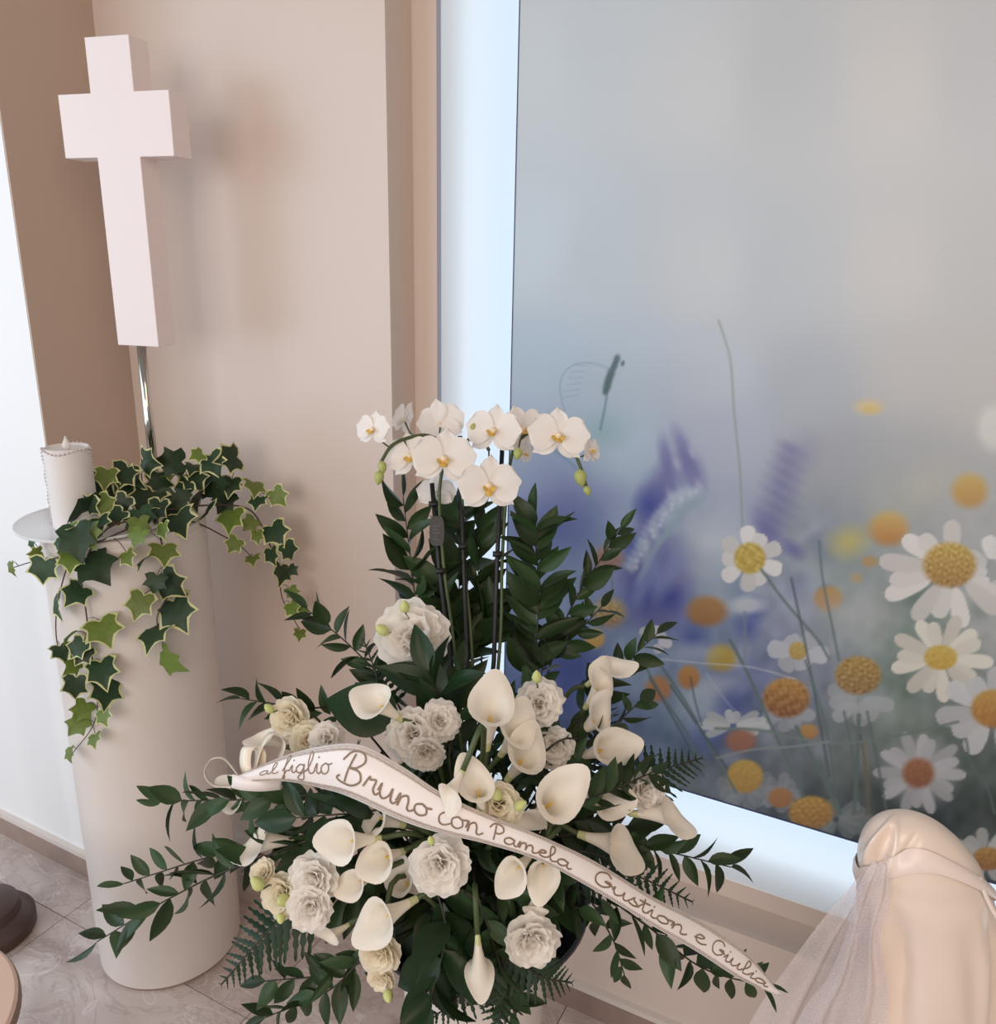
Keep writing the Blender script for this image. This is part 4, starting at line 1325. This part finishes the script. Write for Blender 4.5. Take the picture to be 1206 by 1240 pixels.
FL = [
    ('largest frilled white flower, high on the left under the orchids', 498, 768, 40, 'w', dict(d=1.14, buds=((463, 763, 9), (490, 735, 8)))),
    ('creamy frilled flower at the upper left behind the bow', 349, 869, 25, 'c', dict(d=1.10, face=(-.3, .2, .9), buds=((326, 858, 7),))),
    ('pale peach rosette under the upper left creamy flower', 372, 896, 21, 'c', dict(d=1.08)),
    ('small spiky white flower touching the top of the ribbon at left', 394, 893, 19, 'w', dict(d=1.06, face=(0, .5, .9))),
    ('frilled white flower above the ribbon, lower left of its cluster', 498, 890, 29, 'w', dict(d=1.03, face=(-.2, .2, 1))),
    ('frilled white flower above the ribbon, upper right of its cluster', 535, 872, 23, 'w', dict(d=1.04, face=(.4, .3, .9))),
    ('frilled white flower above the ribbon, lowest of its cluster', 515, 914, 22, 'w', dict(d=1.02, face=(.2, -.2, 1))),
    ('frilled white flower right of the upright middle calla', 655, 851, 27, 'w', dict(d=1.06, face=(.2, .3, .9), buds=((650, 820, 8),))),
    ('frilled flower with two green buds on the ribbon at centre', 605, 976, 27, 'c', dict(d=0.935, face=(.1, .3, 1), buds=((602, 962, 9), (630, 975, 9)))),
    ('big frilled white flower at the front centre below the ribbon', 531, 1050, 34, 'w', dict(d=0.92, face=(.1, .1, 1), buds=((522, 1018, 6),))),
    ('frilled flower at the top of the lower left cluster', 378, 1066, 28, 'w', dict(d=0.97, face=(-.2, .2, 1))),
    ('cream open flower at the left of the lower left cluster', 340, 1086, 26, 'c', dict(d=0.98, face=(-.3, .1, 1), buds=((312, 1070, 10), (343, 1090, 10), (340, 1112, 7)))),
    ('frilled flower at the bottom of the lower left cluster', 374, 1102, 25, 'w', dict(d=0.96, face=(0, 0, 1))),
    ('small cream flower topping the buds of the lower left cluster', 318, 1056, 16, 'c', dict(d=0.99, face=(-.2, .6, .8))),
    ('frilled flower lowest right, under the hanging calla', 645, 1143, 31, 'w', dict(d=0.95, face=(.2, 0, 1))),
    ('cream flower hanging under the large lower left calla', 458, 1156, 25, 'c', dict(d=0.955, face=(-.1, -.2, 1))),
    ('small cream flower with a green bud, lowest on the left', 462, 1187, 17, 'c', dict(d=0.96, face=(-.1, -.4, 1), buds=((470, 1206, 8),))),
    ('frilled flower behind the long rightmost calla', 786, 958, 24, 'w', dict(d=1.06, face=(.4, .2, .9))),
    ('shaded frilled flower left in the right calla cluster', 672, 905, 22, 'w', dict(d=1.07, face=(0, .1, 1))),
]
for lb, x, y, r, tn, kw in FL:
    frilly(lb, x, y, r, tn, **kw)


# ------------------------------------------------------------------ orchids
def orchid_piece(name, w, tipw, cup, material, nu=10, nv=8, wave=0.02):
    V, Fc = [], []
    for j in range(nv + 1):
        v = j / nv
        prof = (math.sin(math.pi * min(1, v * tipw + 0.02)) if tipw < 1 else math.sin(math.pi * v)) if 0 < v else 0.1
        hw = w * max(0.06, prof) ** 0.62
        if j == nv:
            hw *= 0.45
        for i in range(nu + 1):
            u = i / nu * 2 - 1
            V.append((u * hw, v - 0.10 * u * u * v, cup * (u * u * hw * 0.6 - v * v * 0.35) + wave * math.sin(u * 4 + v * 3)))
    for j in range(nv):
        for i in range(nu):
            a = j * (nu + 1) + i
            Fc.append((a, a + 1, a + nu + 2, a + nu + 1))
    me = mesh(name, V, Fc)
    me.materials.append(material)
    return me


OP = orchid_piece('orchid_petal', 0.58, 0.86, 0.25, M['orchid'])
OS = orchid_piece('orchid_sepal', 0.36, 0.94, 0.2, M['orchid'])
OL = orchid_piece('orchid_lip', 0.30, 0.9, -0.5, M['lip'])
cvv, cff = lathe([(0.05, -0.12), (0.10, 0.0), (0.13, 0.08), (0.09, 0.18), (0.03, 0.22)], (0, 0, 0), 10)
OC = mesh('orchid_column', cvv, cff)
OC.materials.append(M['throat'])
obv, obf = lathe([(0.1, 0), (0.42, 0.25), (0.5, 0.6), (0.36, 1.0), (0.12, 1.3), (0.02, 1.36)], (0, 0, 0), 12)
OB = mesh('orchid_bud', obv, obf)
OB.materials.append(M['orchid_bud'])


def orchid_flower(root, x, y, r, d, face=(0, 0, 1), upd=(0, 1), spent=1.0):
    c = at(x, y, d)
    R = r / F * d
    z = (-FWD * face[2] + RT * face[0] + UP * face[1]).normalized()
    up = RT * upd[0] + UP * upd[1]
    up = (up - z * up.dot(z)).normalized()
    rt = up.cross(z)
    # the part: column in the middle, local axes kept to the world so sub-parts can be placed
    fl = bpy.data.objects.new('flower', OC.copy())
    COL.objects.link(fl)
    fl.parent = root
    mm = Matrix((rt, up, z)).transposed().to_3x3()
    me = fl.data
    for v in me.vertices:
        v.co = mm @ (Vector(v.co) * R)
    fl.location = c - world_loc(root)
    def put(me_, ang, s, back, tilt=0.15, name='petal', sx=1.0):
        a = math.radians(ang)
        dr = rt * math.sin(a) + up * math.cos(a)
        inst(name, me_, frame(c - z * back * R + dr * R * 0.03, dr + z * tilt * random.uniform(.6, 1.4), z + jit(.08), R * s, R * s * sx), fl)
    for a in (0, 128, -128):
        put(OS, a + random.uniform(-6, 6), 0.98, 0.06, 0.05, 'sepal')
    for a in (80, -80):
        put(OP, a + random.uniform(-5, 5), 1.02 * spent, 0.0, 0.2, 'petal', 1.05)
    # lip: three lobes
    for a, s in ((180, 0.46), (125, 0.34), (-125, 0.34)):
        put(OL, a, s, -0.08, 0.9, 'lip')
    return c


def orchid(label, stake, stem, flowers, buds, tagged=False):
    P = [at(x, y, d) for x, y, d in stem]
    S = [at(x, y, d) for x, y, d in stake]
    o = empty('orchid_spray', FOCUS, label, 'orchid', 'orchid sprays in the arrangement')
    part('stake', *tube(S + [FOCUS], 0.0036, 8), M['stake'], o)
    core = catmull(P, 8)
    part('stem', *tube(catmull([FOCUS] + P, 8), 0.0026, 7), M['stem'], o)
    for k in (0.12, 0.5):
        p = S[0].lerp(S[-1], k)
        part('clip', *tube([p - RT * 0.008, p + RT * 0.006], 0.0045, 8), M['stake'], o)
    for f in flowers:
        c = orchid_flower(o, *f)
        q = min(core, key=lambda t: (t - c).length)
        part('flower_stalk', *tube(catmull([q, (q + c) / 2 - UP * 0.004 + FWD * 0.004, c + FWD * 0.006], 3), 0.0013, 5), M['stem'], o)
    for x, y, r, ax, ay in buds:
        d = stem[-1][2] - 0.004
        p = at(x, y, d)
        s = r / F * d
        dr = RT * ax - UP * ay
        b = inst('bud', OB, frame(p - dr.normalized() * s, dr.orthogonal(), dr, s * 1.6), o)
        q = min(core, key=lambda t: (t - p).length)
        part('bud_stalk', *tube([q, p - dr.normalized() * s * .8], 0.0013, 5), M['stem'], o)
    return o


OA = orchid('left white orchid spray arching left from its black stake',
            [(523, 585, 1.24), (532, 690, 1.24), (546, 800, 1.22)],
            [(552, 800, 1.22), (538, 690, 1.235), (532, 600, 1.235), (538, 545, 1.225), (520, 528, 1.21), (495, 530, 1.20), (474, 540, 1.19), (461, 560, 1.185)],
            [(452, 520, 24, 1.17, (-.45, .05, .9), (.1, 1)), (489, 508, 24, 1.23, (-.8, .3, -.3), (.1, 1)), (533, 512, 30, 1.245, (.2, .2, -1), (-.2, 1)),
             (497, 552, 30, 1.20, (-.15, 0, 1), (-.1, 1)), (537, 556, 39, 1.165, (.1, .05, 1), (.05, 1)), (528, 596, 24, 1.255, (.1, -.2, -1), (0, 1))],
            [(463, 565, 7, .2, 1), (459, 578, 8, -.15, 1)])
OBm = orchid('middle white orchid spray with the lowest front blossom',
             [(557, 528, 1.26), (560, 650, 1.25), (566, 800, 1.22)],
             [(572, 800, 1.22), (562, 680, 1.25), (560, 570, 1.25), (566, 535, 1.24), (580, 525, 1.22), (592, 545, 1.20)],
             [(592, 588, 38, 1.165, (.05, -.05, 1), (0, 1)), (598, 522, 34, 1.19, (-.25, .1, .9), (.15, 1))],
             [(573, 517, 5, .5, -1)])
OCr = orchid('right white orchid spray reaching over the mural edge',
             [(608, 545, 1.24), (602, 680, 1.235), (598, 800, 1.21)],
             [(604, 800, 1.21), (608, 680, 1.235), (614, 590, 1.235), (622, 545, 1.225), (640, 524, 1.21), (665, 520, 1.20), (690, 540, 1.19), (703, 566, 1.185), (710, 590, 1.18)],
             [(632, 520, 32, 1.215, (.35, .1, .9), (-.2, 1)), (676, 528, 37, 1.175, (.05, .1, 1), (.1, 1)), (634, 548, 17, 1.21, (.8, -.2, .5), (.2, 1)), (714, 545, 20, 1.19, (.75, .1, .5), (0, 1))],
             [(627, 549, 7, -.2, 1), (703, 578, 10, .2, 1), (711, 594, 6, .4, 1)])
# dark plant tag clipped to the left stake
tc = at(529, 643, 1.222)
tg = empty('plant_tag', tc, 'dark oval plant tag clipped to the left orchid stake', 'tag')
pts = []
for k in range(20):
    a = 2 * math.pi * k / 20
    pts.append((9 * math.copysign(abs(math.cos(a)) ** 0.5, math.cos(a)), 18 * math.copysign(abs(math.sin(a)) ** 0.7, math.sin(a))))
sc_ = 1.222 / F
V = [tc + RT * (x * sc_) + UP * (y * sc_) - FWD * dd for dd in (0, 0.002) for x, y in pts]
Fc = [tuple(range(20, 40)), tuple(reversed(range(20)))] + [(i, (i + 1) % 20, 20 + (i + 1) % 20, 20 + i) for i in range(20)]
part('tag_plate', V, Fc, M['tag'], tg, False)
lines = [[(-5, -10), (5, -10), (0, -6), (5, -2), (-5, -2)], [(-5, 2), (5, 2)], [(-5, 6), (5, 6), (5, 12)]]
prs = []
for ln in lines:
    P = [tc + RT * (-y * 0 + x * sc_) + UP * (y * sc_) - FWD * 0.0022 for x, y in ln]
    prs.append(tube(P, 0.0007, 4))
part('tag_lettering', *join(*prs), M['tag_print'], tg)


# ------------------------------------------------------------------ inscribed ribbon
RIB = [((288, 940), (284, 947), 1.03), ((340, 917), (345, 946), 1.00), ((388, 904), (395, 956), .965), ((436, 902), (428, 967), .94), ((487, 928), (482, 992), .93), ((530, 957), (530, 1008), .925),
       ((585, 984), (590, 1022), .922), ((650, 1010), (655, 1043), .922), ((720, 1043), (720, 1078), .935), ((790, 1086), (792, 1122), .955), ((845, 1114), (845, 1153), .975), ((905, 1155), (895, 1185), .99), ((944, 1203), (943, 1206), 1.0)]
NR = 8
TOP = catmull([at(*a, d) for a, b, d in RIB], NR)
BOT = catmull([at(*b, d - 0.004) for a, b, d in RIB], NR)
ribx = [p.x for p in catmull([((a[0] + b[0]) / 2, 0, 0) for a, b, d in RIB], NR)]


def rib(u, v):
    """u index along, v 0 bottom .. 1 top; bulges gently"""
    u = max(0, min(len(TOP) - 1.001, u))
    i = int(u)
    f = u - i
    t, b = TOP[i].lerp(TOP[i + 1], f), BOT[i].lerp(BOT[i + 1], f)
    ac = (TOP[i + 1] - TOP[i]).normalized()
    nn = ac.cross((t - b).normalized())
    if nn.dot(FWD) > 0:
        nn = -nn
    return b.lerp(t, v) + nn * (0.006 * math.sin(math.pi * v)), nn


ribbon = empty('memorial_ribbon', (TOP[24] + BOT[24]) / 2, 'wide white satin ribbon with golden handwriting slung across the flowers', 'ribbon')
V, Fc = [], []
nv = 6
for i in range(len(TOP)):
    for j in range(nv + 1):
        V.append(rib(i, j / nv)[0])
for i in range(len(TOP) - 1):
    for j in range(nv):
        a = i * (nv + 1) + j
        Fc.append((a, a + 1, a + nv + 2, a + nv + 1))
o = part('ribbon_band', V, Fc, M['ribbon'], ribbon)
md = o.modifiers.new('thick', 'SOLIDIFY')
md.thickness, md.offset = 0.0006, 0


def rib_strip(pts, w, lift=0.0009):
    """flat strip following (u, v) points on the ribbon"""
    P = [rib(u, v) for u, v in pts]
    V, Fc = [], []
    for k, (p, nn) in enumerate(P):
        t = (P[min(k + 1, len(P) - 1)][0] - P[max(k - 1, 0)][0])
        if t.length < 1e-7:
            t = RT
        s = t.normalized().cross(nn).normalized() * w / 2
        V += [p + nn * lift - s, p + nn * lift + s]
        if k:
            a = 2 * k
            Fc.append((a - 2, a - 1, a + 1, a))
    return V, Fc


# lacy printed borders: a line and a row of scallops along each edge
bands = []
for vb, sg in ((0.045, 1), (0.955, -1)):
    bands.append(rib_strip([(u, vb) for u in np.linspace(1, 94, 180)], 0.0008))
    sc = []
    for u in np.linspace(2, 92, 900):
        s = u * 3.1
        sc.append((u, vb + sg * (0.055 + 0.035 * math.sin(s * 2 * math.pi))))
    bands.append(rib_strip(sc, 0.0009))
part('lace_border', *join(*bands), M['lace'], ribbon, False)

GL = {
    'a': (1.25, [[(.9, .85), (.5, 1), (.1, .6), (.15, .1), (.5, 0), (.85, .4), (.95, .95), (.9, .3), (1.1, 0), (1.35, .3)]]),
    'l': (0.85, [[(0, .2), (.5, 1.2), (.58, 2), (.32, 2.1), (.2, 1.2), (.3, .1), (.6, 0), (.95, .3)]]),
    'f': (0.80, [[(0, .3), (.5, 1.4), (.75, 2.1), (.45, 2.15), (.3, 1), (.1, -.8), (-.15, -1), (.2, -.2), (.5, .3), (.9, .3)]]),
    'i': (0.70, [[(0, .3), (.3, 1), (.28, .2), (.48, 0), (.8, .3)], [(.36, 1.5), (.46, 1.62)]]),
    'g': (1.20, [[(.9, .85), (.5, 1), (.1, .6), (.15, .1), (.5, 0), (.85, .5), (.95, 1), (.8, -.6), (.4, -1), (.1, -.7), (.6, -.1), (1.25, .35)]]),
    'o': (1.10, [[(.5, 1), (.1, .7), (.1, .2), (.45, 0), (.85, .3), (.8, .8), (.5, 1), (.8, .85), (1.2, .95)]]),
    'B': (1.55, [[(.55, 2.1), (.4, 1), (.3, .05)], [(-.1, 1.6), (.3, 2.2), (1, 2.25), (1.25, 1.75), (.85, 1.2), (.5, 1.1), (1.1, 1), (1.3, .4), (.8, -.1), (.05, .0), (-.3, .3), (-.1, .5)]]),
    'r': (0.95, [[(0, .2), (.25, 1), (.35, .85), (.7, .95), (.65, .3), (.85, 0), (1.1, .3)]]),
    'u': (1.25, [[(0, .4), (.15, 1), (.15, .3), (.4, 0), (.75, .4), (.9, 1), (.9, .2), (1.1, 0), (1.35, .3)]]),
    'n': (1.20, [[(0, .3), (.2, 1), (.15, 0), (.3, .7), (.65, 1), (.8, .7), (.8, .1), (1, 0), (1.3, .3)]]),
    'm': (1.75, [[(0, .3), (.2, 1), (.15, 0), (.3, .7), (.6, 1), (.72, .7), (.7, 0), (.85, .7), (1.15, 1), (1.3, .7), (1.3, .1), (1.5, 0), (1.8, .3)]]),
    'c': (0.95, [[(.8, .8), (.5, 1), (.1, .6), (.15, .1), (.5, 0), (1.0, .3)]]),
    'P': (1.20, [[(.5, 2.1), (.4, 1), (.3, 0)], [(-.1, 1.5), (.35, 2.2), (1, 2.15), (1.15, 1.55), (.75, 1.05), (.4, 1.05)]]),
    'e': (0.85, [[(0, .4), (.5, .6), (.7, .9), (.4, 1), (.15, .6), (.25, .1), (.6, 0), (.95, .3)]]),
    'G': (1.40, [[(1.2, 1.7), (.9, 2.1), (.35, 1.8), (.05, 1), (.2, .2), (.7, 0), (1.15, .5), (1.2, 1.0), (.75, .9), (1.4, .75)]]),
    's': (0.80, [[(0, .2), (.42, 1.15), (.4, .8), (.72, .4), (.5, 0), (.1, .12), (.5, .0), (.9, .3)]]),
    't': (0.75, [[(0, .3), (.35, 1.2), (.45, 1.9), (.35, .4), (.55, 0), (.85, .3)], [(0, 1.3), (.85, 1.42)]]),
}


def u_at(x):
    for i in range(len(ribx) - 1):
        if ribx[i] <= x <= ribx[i + 1]:
            return i + (x - ribx[i]) / max(1e-6, ribx[i + 1] - ribx[i])
    return len(ribx) - 1.01


def write(word, x0, x1, v0, h, w=0.0018, slant=0.15):
    tot = sum(GL[c][0] for c in word)
    adv = 0
    ps = []
    for c in word:
        for st in GL[c][1]:
            P = catmull([(x + adv + slant * y, y, 0) for x, y in st], 5)
            ps.append(rib_strip([(u_at(x0 + (x1 - x0) * p.x / tot), v0 + h * p.y) for p in P], w))
        adv += GL[c][0]
    part('lettering', *join(*ps), M['ink'], ribbon, False)


write('al', 318, 340, 0.40, 0.20, 0.0012)
write('figlio', 346, 404, 0.40, 0.24, 0.0015)
write('Bruno', 416, 520, 0.27, 0.27, 0.0024)
write('con', 530, 582, 0.26, 0.34, 0.0020)
write('Pamela', 592, 688, 0.24, 0.26, 0.0019)
write('Gustion', 716, 826, 0.28, 0.26, 0.0019)
write('e', 836, 850, 0.32, 0.28, 0.0017)
write('Giulia', 858, 925, 0.30, 0.24, 0.0016)


# bow of narrow ribbon at the left end
def loop_band(name, pts, wdir, w, material, root):
    C = catmull([at(x, y, d) for x, y, d in pts], 8)
    wd = Vector(wdir).normalized()
    V, Fc = [], []
    for i, p in enumerate(C):
        V += [p - wd * w / 2, p, p + wd * w / 2]
        if i:
            a = 3 * i
            Fc += [(a - 3, a - 2, a + 1, a), (a - 2, a - 1, a + 2, a + 1)]
    o = part(name, V, Fc, material, root)
    md = o.modifiers.new('thick', 'SOLIDIFY')
    md.thickness, md.offset = 0.0005, 0


bow = empty('ribbon_bow', at(300, 945, 1.04), 'looped bow of narrow cream ribbon at the left end', 'bow')
loop_band('bow_loop', [(306, 946, 1.03), (280, 952, 1.03), (258, 950, 1.04), (248, 936, 1.05), (255, 920, 1.05), (270, 918, 1.05), (282, 930, 1.04), (292, 945, 1.03)], -FWD + RT * 0.25 + UP * .2, 0.020, M['cream_ribbon'], bow)
loop_band('bow_loop', [(302, 944, 1.03), (297, 925, 1.035), (299, 908, 1.04), (307, 904, 1.045), (315, 910, 1.05), (314, 928, 1.045), (306, 944, 1.035)], RT * 0.9 - FWD * 0.35, 0.017, M['cream_ribbon'], bow)
loop_band('bow_knot', [(281, 946, 1.022), (296, 949, 1.015), (318, 950, 1.015), (341, 948, 1.025)], UP + RT * .05, 0.017, M['ribbon'], bow)
loop_band('bow_loop', [(306, 940, 1.035), (316, 905, 1.05), (330, 888, 1.06), (344, 900, 1.06), (334, 930, 1.045)], -FWD + RT * .5, 0.016, M['cream_ribbon'], bow)

# ------------------------------------------------------------------ draped chair at the lower right
DP = at(1110, 1000, 1.05)
drape = empty('draped_chair', (DP.x, DP.y, 0), 'chair back wrapped in cream satin and sheer tulle at the right', 'chair')
LV = [(988, 1102, 4), (990, 1101, 18), (994, 1100, 32), (1002, 1101, 45), (1016, 1104, 58), (1034, 1109, 68), (1055, 1115, 76), (1080, 1121, 78), (1110, 1124, 76), (1140, 1126, 76), (1170, 1124, 78), (1200, 1121, 80), (1240, 1118, 84), (1300, 1118, 92), (1400, 1118, 105), (1600, 1118, 130)]


def drape_ring(py, cx, hw, off=0.0):
    c = on_plane(cx, py, (HF.x, HF.y, 0), DP)
    return c


NS = 150


def cover_raw(c, R_, y, a, off=0.0):
    """point of the draped satin: vertical folds lower down, a rolled pocket at the upper left"""
    g = min(1, max(0, (y - 1066) / 70))
    w = 0.0
    for a0, am, wd, sw in ((2.62, 0.13, 0.17, .25), (2.22, -0.12, 0.17, .3), (1.75, 0.05, 0.30, 0), (1.12, 0.06, 0.14, -.2), (0.86, -0.09, 0.13, -.25), (0.5, 0.08, 0.16, 0), (3.3, 0.1, 0.2, 0), (4.0, -.1, .2, 0), (4.7, .1, .25, 0), (5.4, -.1, .2, 0), (5.9, .08, .2, 0)):
        aa = a0 + sw * 0.5 * math.sin((y - 1060) * 0.016)
        w += 1.35 * am * math.exp(-((a - aa) / wd) ** 2)
    f = 1 + g * (w + 0.018 * math.sin(11 * a + y * .02)) + 0.012 * math.sin(3 * a + y * .05)
    tuck = math.exp(-((y - 1056) / 12) ** 2) * 0.04          # drawn in by the band
    f -= tuck
    p = c + RT0 * ((R_ * f + off) * math.cos(a)) - HF * ((R_ * 0.72 * f + off) * math.sin(a))
    if math.sin(a) > -0.2 and y < 1075:
        qx, qy, _ = project(p)
        u, v = (qx - 1070) * 0.92 + (qy - 1026) * 0.38, -(qx - 1070) * 0.38 + (qy - 1026) * 0.92
        rho = math.hypot(u / (10 + 0.12 * v), v / 26)
        bump = 0.009 * math.exp(-((rho - 1.3) / 0.40) ** 2) * (0.55 - 0.45 * u / math.hypot(u, v + 1e-6)) - 0.012 * math.exp(-(rho / 0.9) ** 4) - 0.006 * math.exp(-((u - 26 + 0.2 * v) / 6) ** 2 - (v / 30) ** 2)
        nrm = (RT0 * math.cos(a) * .72 - HF * math.sin(a) + Vector((0, 0, 0.35))).normalized()
        p = p + nrm * bump
    return p


V, Fc = [], []
lvl = catmull([(y, x, w) for y, x, w in LV], 8)
rings = []
for q, l in enumerate(lvl):
    y, x, w = l
    c = on_plane(x, y, (HF.x, HF.y, 0), DP)
    R_ = max(0.002, w / F * (c - CAM).dot(FWD))
    c.z = max(c.z, 0.01)
    rings.append((c, R_, y))
    for k in range(NS):
        V.append(cover_raw(c, R_, y, 2 * math.pi * k / NS))
for q in range(len(rings) - 1):
    for k in range(NS):
        k2 = (k + 1) % NS
        Fc.append((q * NS + k, (q + 1) * NS + k, (q + 1) * NS + k2, q * NS + k2))
Fc.append(tuple(range(NS)))
part('satin_cover', V, Fc, M['satin'], drape)


def cover_pt(y, a, off):
    i = max(q for q in range(len(rings) - 1) if rings[q][2] <= y)
    t = (y - rings[i][2]) / max(1e-6, rings[i + 1][2] - rings[i][2])
    return cover_raw(rings[i][0].lerp(rings[i + 1][0], t), rings[i][1] * (1 - t) + rings[i + 1][1] * t, y, a, off)


V, Fc = [], []
for k in range(97):
    a = 2 * math.pi * k / 96
    y = 1070 - 56 * max(0, math.sin(a)) ** 1.3 + 8 * math.cos(a)
    V += [cover_pt(y - 10, a, 0.003), cover_pt(y - 4, a, 0.006), cover_pt(y + 4, a, 0.006), cover_pt(y + 10, a, 0.003)]
    if k:
        b = 4 * k
        Fc += [(b - 4, b - 3, b + 1, b), (b - 3, b - 2, b + 2, b + 1), (b - 2, b - 1, b + 3, b + 2)]
part('satin_band', V, Fc, M['satin_band'], drape)
# strap end running off to the right
loop_band('strap_end', [(1186, 1062, 1.03), (1194, 1085, 1.03), (1206, 1108, 1.03), (1222, 1130, 1.03)], RT, 0.006, M['satin_band'], drape)


def tulle(name, left, right, d0, amp, ph, nfold, ny=28, nx=36):
    Lp = catmull([(x, y, 0) for x, y in left], 8)
    Rp = catmull([(x, y, 0) for x, y in right], 8)
    V, Fc = [], []
    n = len(Lp)
    for i in range(n):
        t = i / (n - 1)
        for j in range(nx + 1):
            s = j / nx
            x, y = Lp[i].x * (1 - s) + Rp[i].x * s, Lp[i].y * (1 - s) + Rp[i].y * s
            q = on_plane(x, y, (HF.x, HF.y, 0), DP - HF * d0)
            V.append(q + HF * (amp * (0.25 + t) * math.sin(s * nfold * 2 * math.pi + ph + 1.2 * math.sin(t * 3)) + 0.05 * (1 - s) * t))
    for i in range(n - 1):
        for j in range(nx):
            a = i * (nx + 1) + j
            Fc.append((a, a + 1, a + nx + 2, a + nx + 1))
    part(name, V, Fc, M['tulle'], drape)


tulle('tulle_veil', [(1056, 1040), (1032, 1088), (1000, 1140), (962, 1205), (932, 1260), (880, 1360)], [(1078, 1046), (1080, 1088), (1080, 1140), (1084, 1205), (1076, 1260), (1060, 1360)], 0.02, 0.012, 0.4, 3)
tulle('tulle_veil', [(1058, 1044), (1042, 1088), (1034, 1140), (1014, 1205), (985, 1260), (950, 1360)], [(1076, 1046), (1078, 1088), (1066, 1140), (1076, 1205), (1070, 1260), (1050, 1360)], 0.055, 0.010, 2.0, 2)

# ------------------------------------------------------------------ things cut by the lower left edge
SZ = 0.46
se = on_plane(2, 1262, (0, 0, 1), (0, 0, SZ))
SC = se - RT0 * 0.205
stool = empty('round_stool', (SC.x, SC.y, 0), 'beige round stool top cut off by the lower left edge', 'stool')
sharp(part('stool_seat', *lathe([(0.16, SZ - 0.035), (0.196, SZ - 0.03), (0.2, SZ - 0.024), (0.2, SZ - 0.004), (0.195, SZ)], (SC.x, SC.y, 0), 64), M['stool'], stool))
sharp(part('seat_rim', *lathe([(0.2005, SZ - 0.026), (0.203, SZ - 0.02), (0.203, SZ - 0.010), (0.2005, SZ - 0.005)], (SC.x, SC.y, 0), 64, False, False), M['stool_rim'], stool))
for k in range(4):
    a = 0.6 + k * math.pi / 2
    p = Vector((SC.x + 0.13 * math.cos(a), SC.y + 0.13 * math.sin(a), SZ - 0.032))
    part('leg', *tube([Vector((SC.x + 0.15 * math.cos(a), SC.y + 0.15 * math.sin(a), 0.0)), p], 0.013, 12), M['stool_rim'], stool)

be = on_plane(34, 1122, (0, 0, 1), (0, 0, 0.02))
BB = be - RT0 * 0.105
stand = empty('floor_stand', (BB.x, BB.y, 0), 'dark brown stepped round base on the floor by the left wall', 'stand')
sharp(part('stand_base', *lathe([(0.106, 0.0), (0.110, 0.006), (0.110, 0.030), (0.102, 0.040), (0.082, 0.052), (0.078, 0.076), (0.060, 0.090), (0.02, 0.096)], (BB.x, BB.y, 0), 56), M['dark_base'], stand), 30)
part('stand_pole', *tube([Vector((BB.x, BB.y, 0.09)), Vector((BB.x, BB.y, 0.9))], 0.014, 16), M['dark_base'], stand)
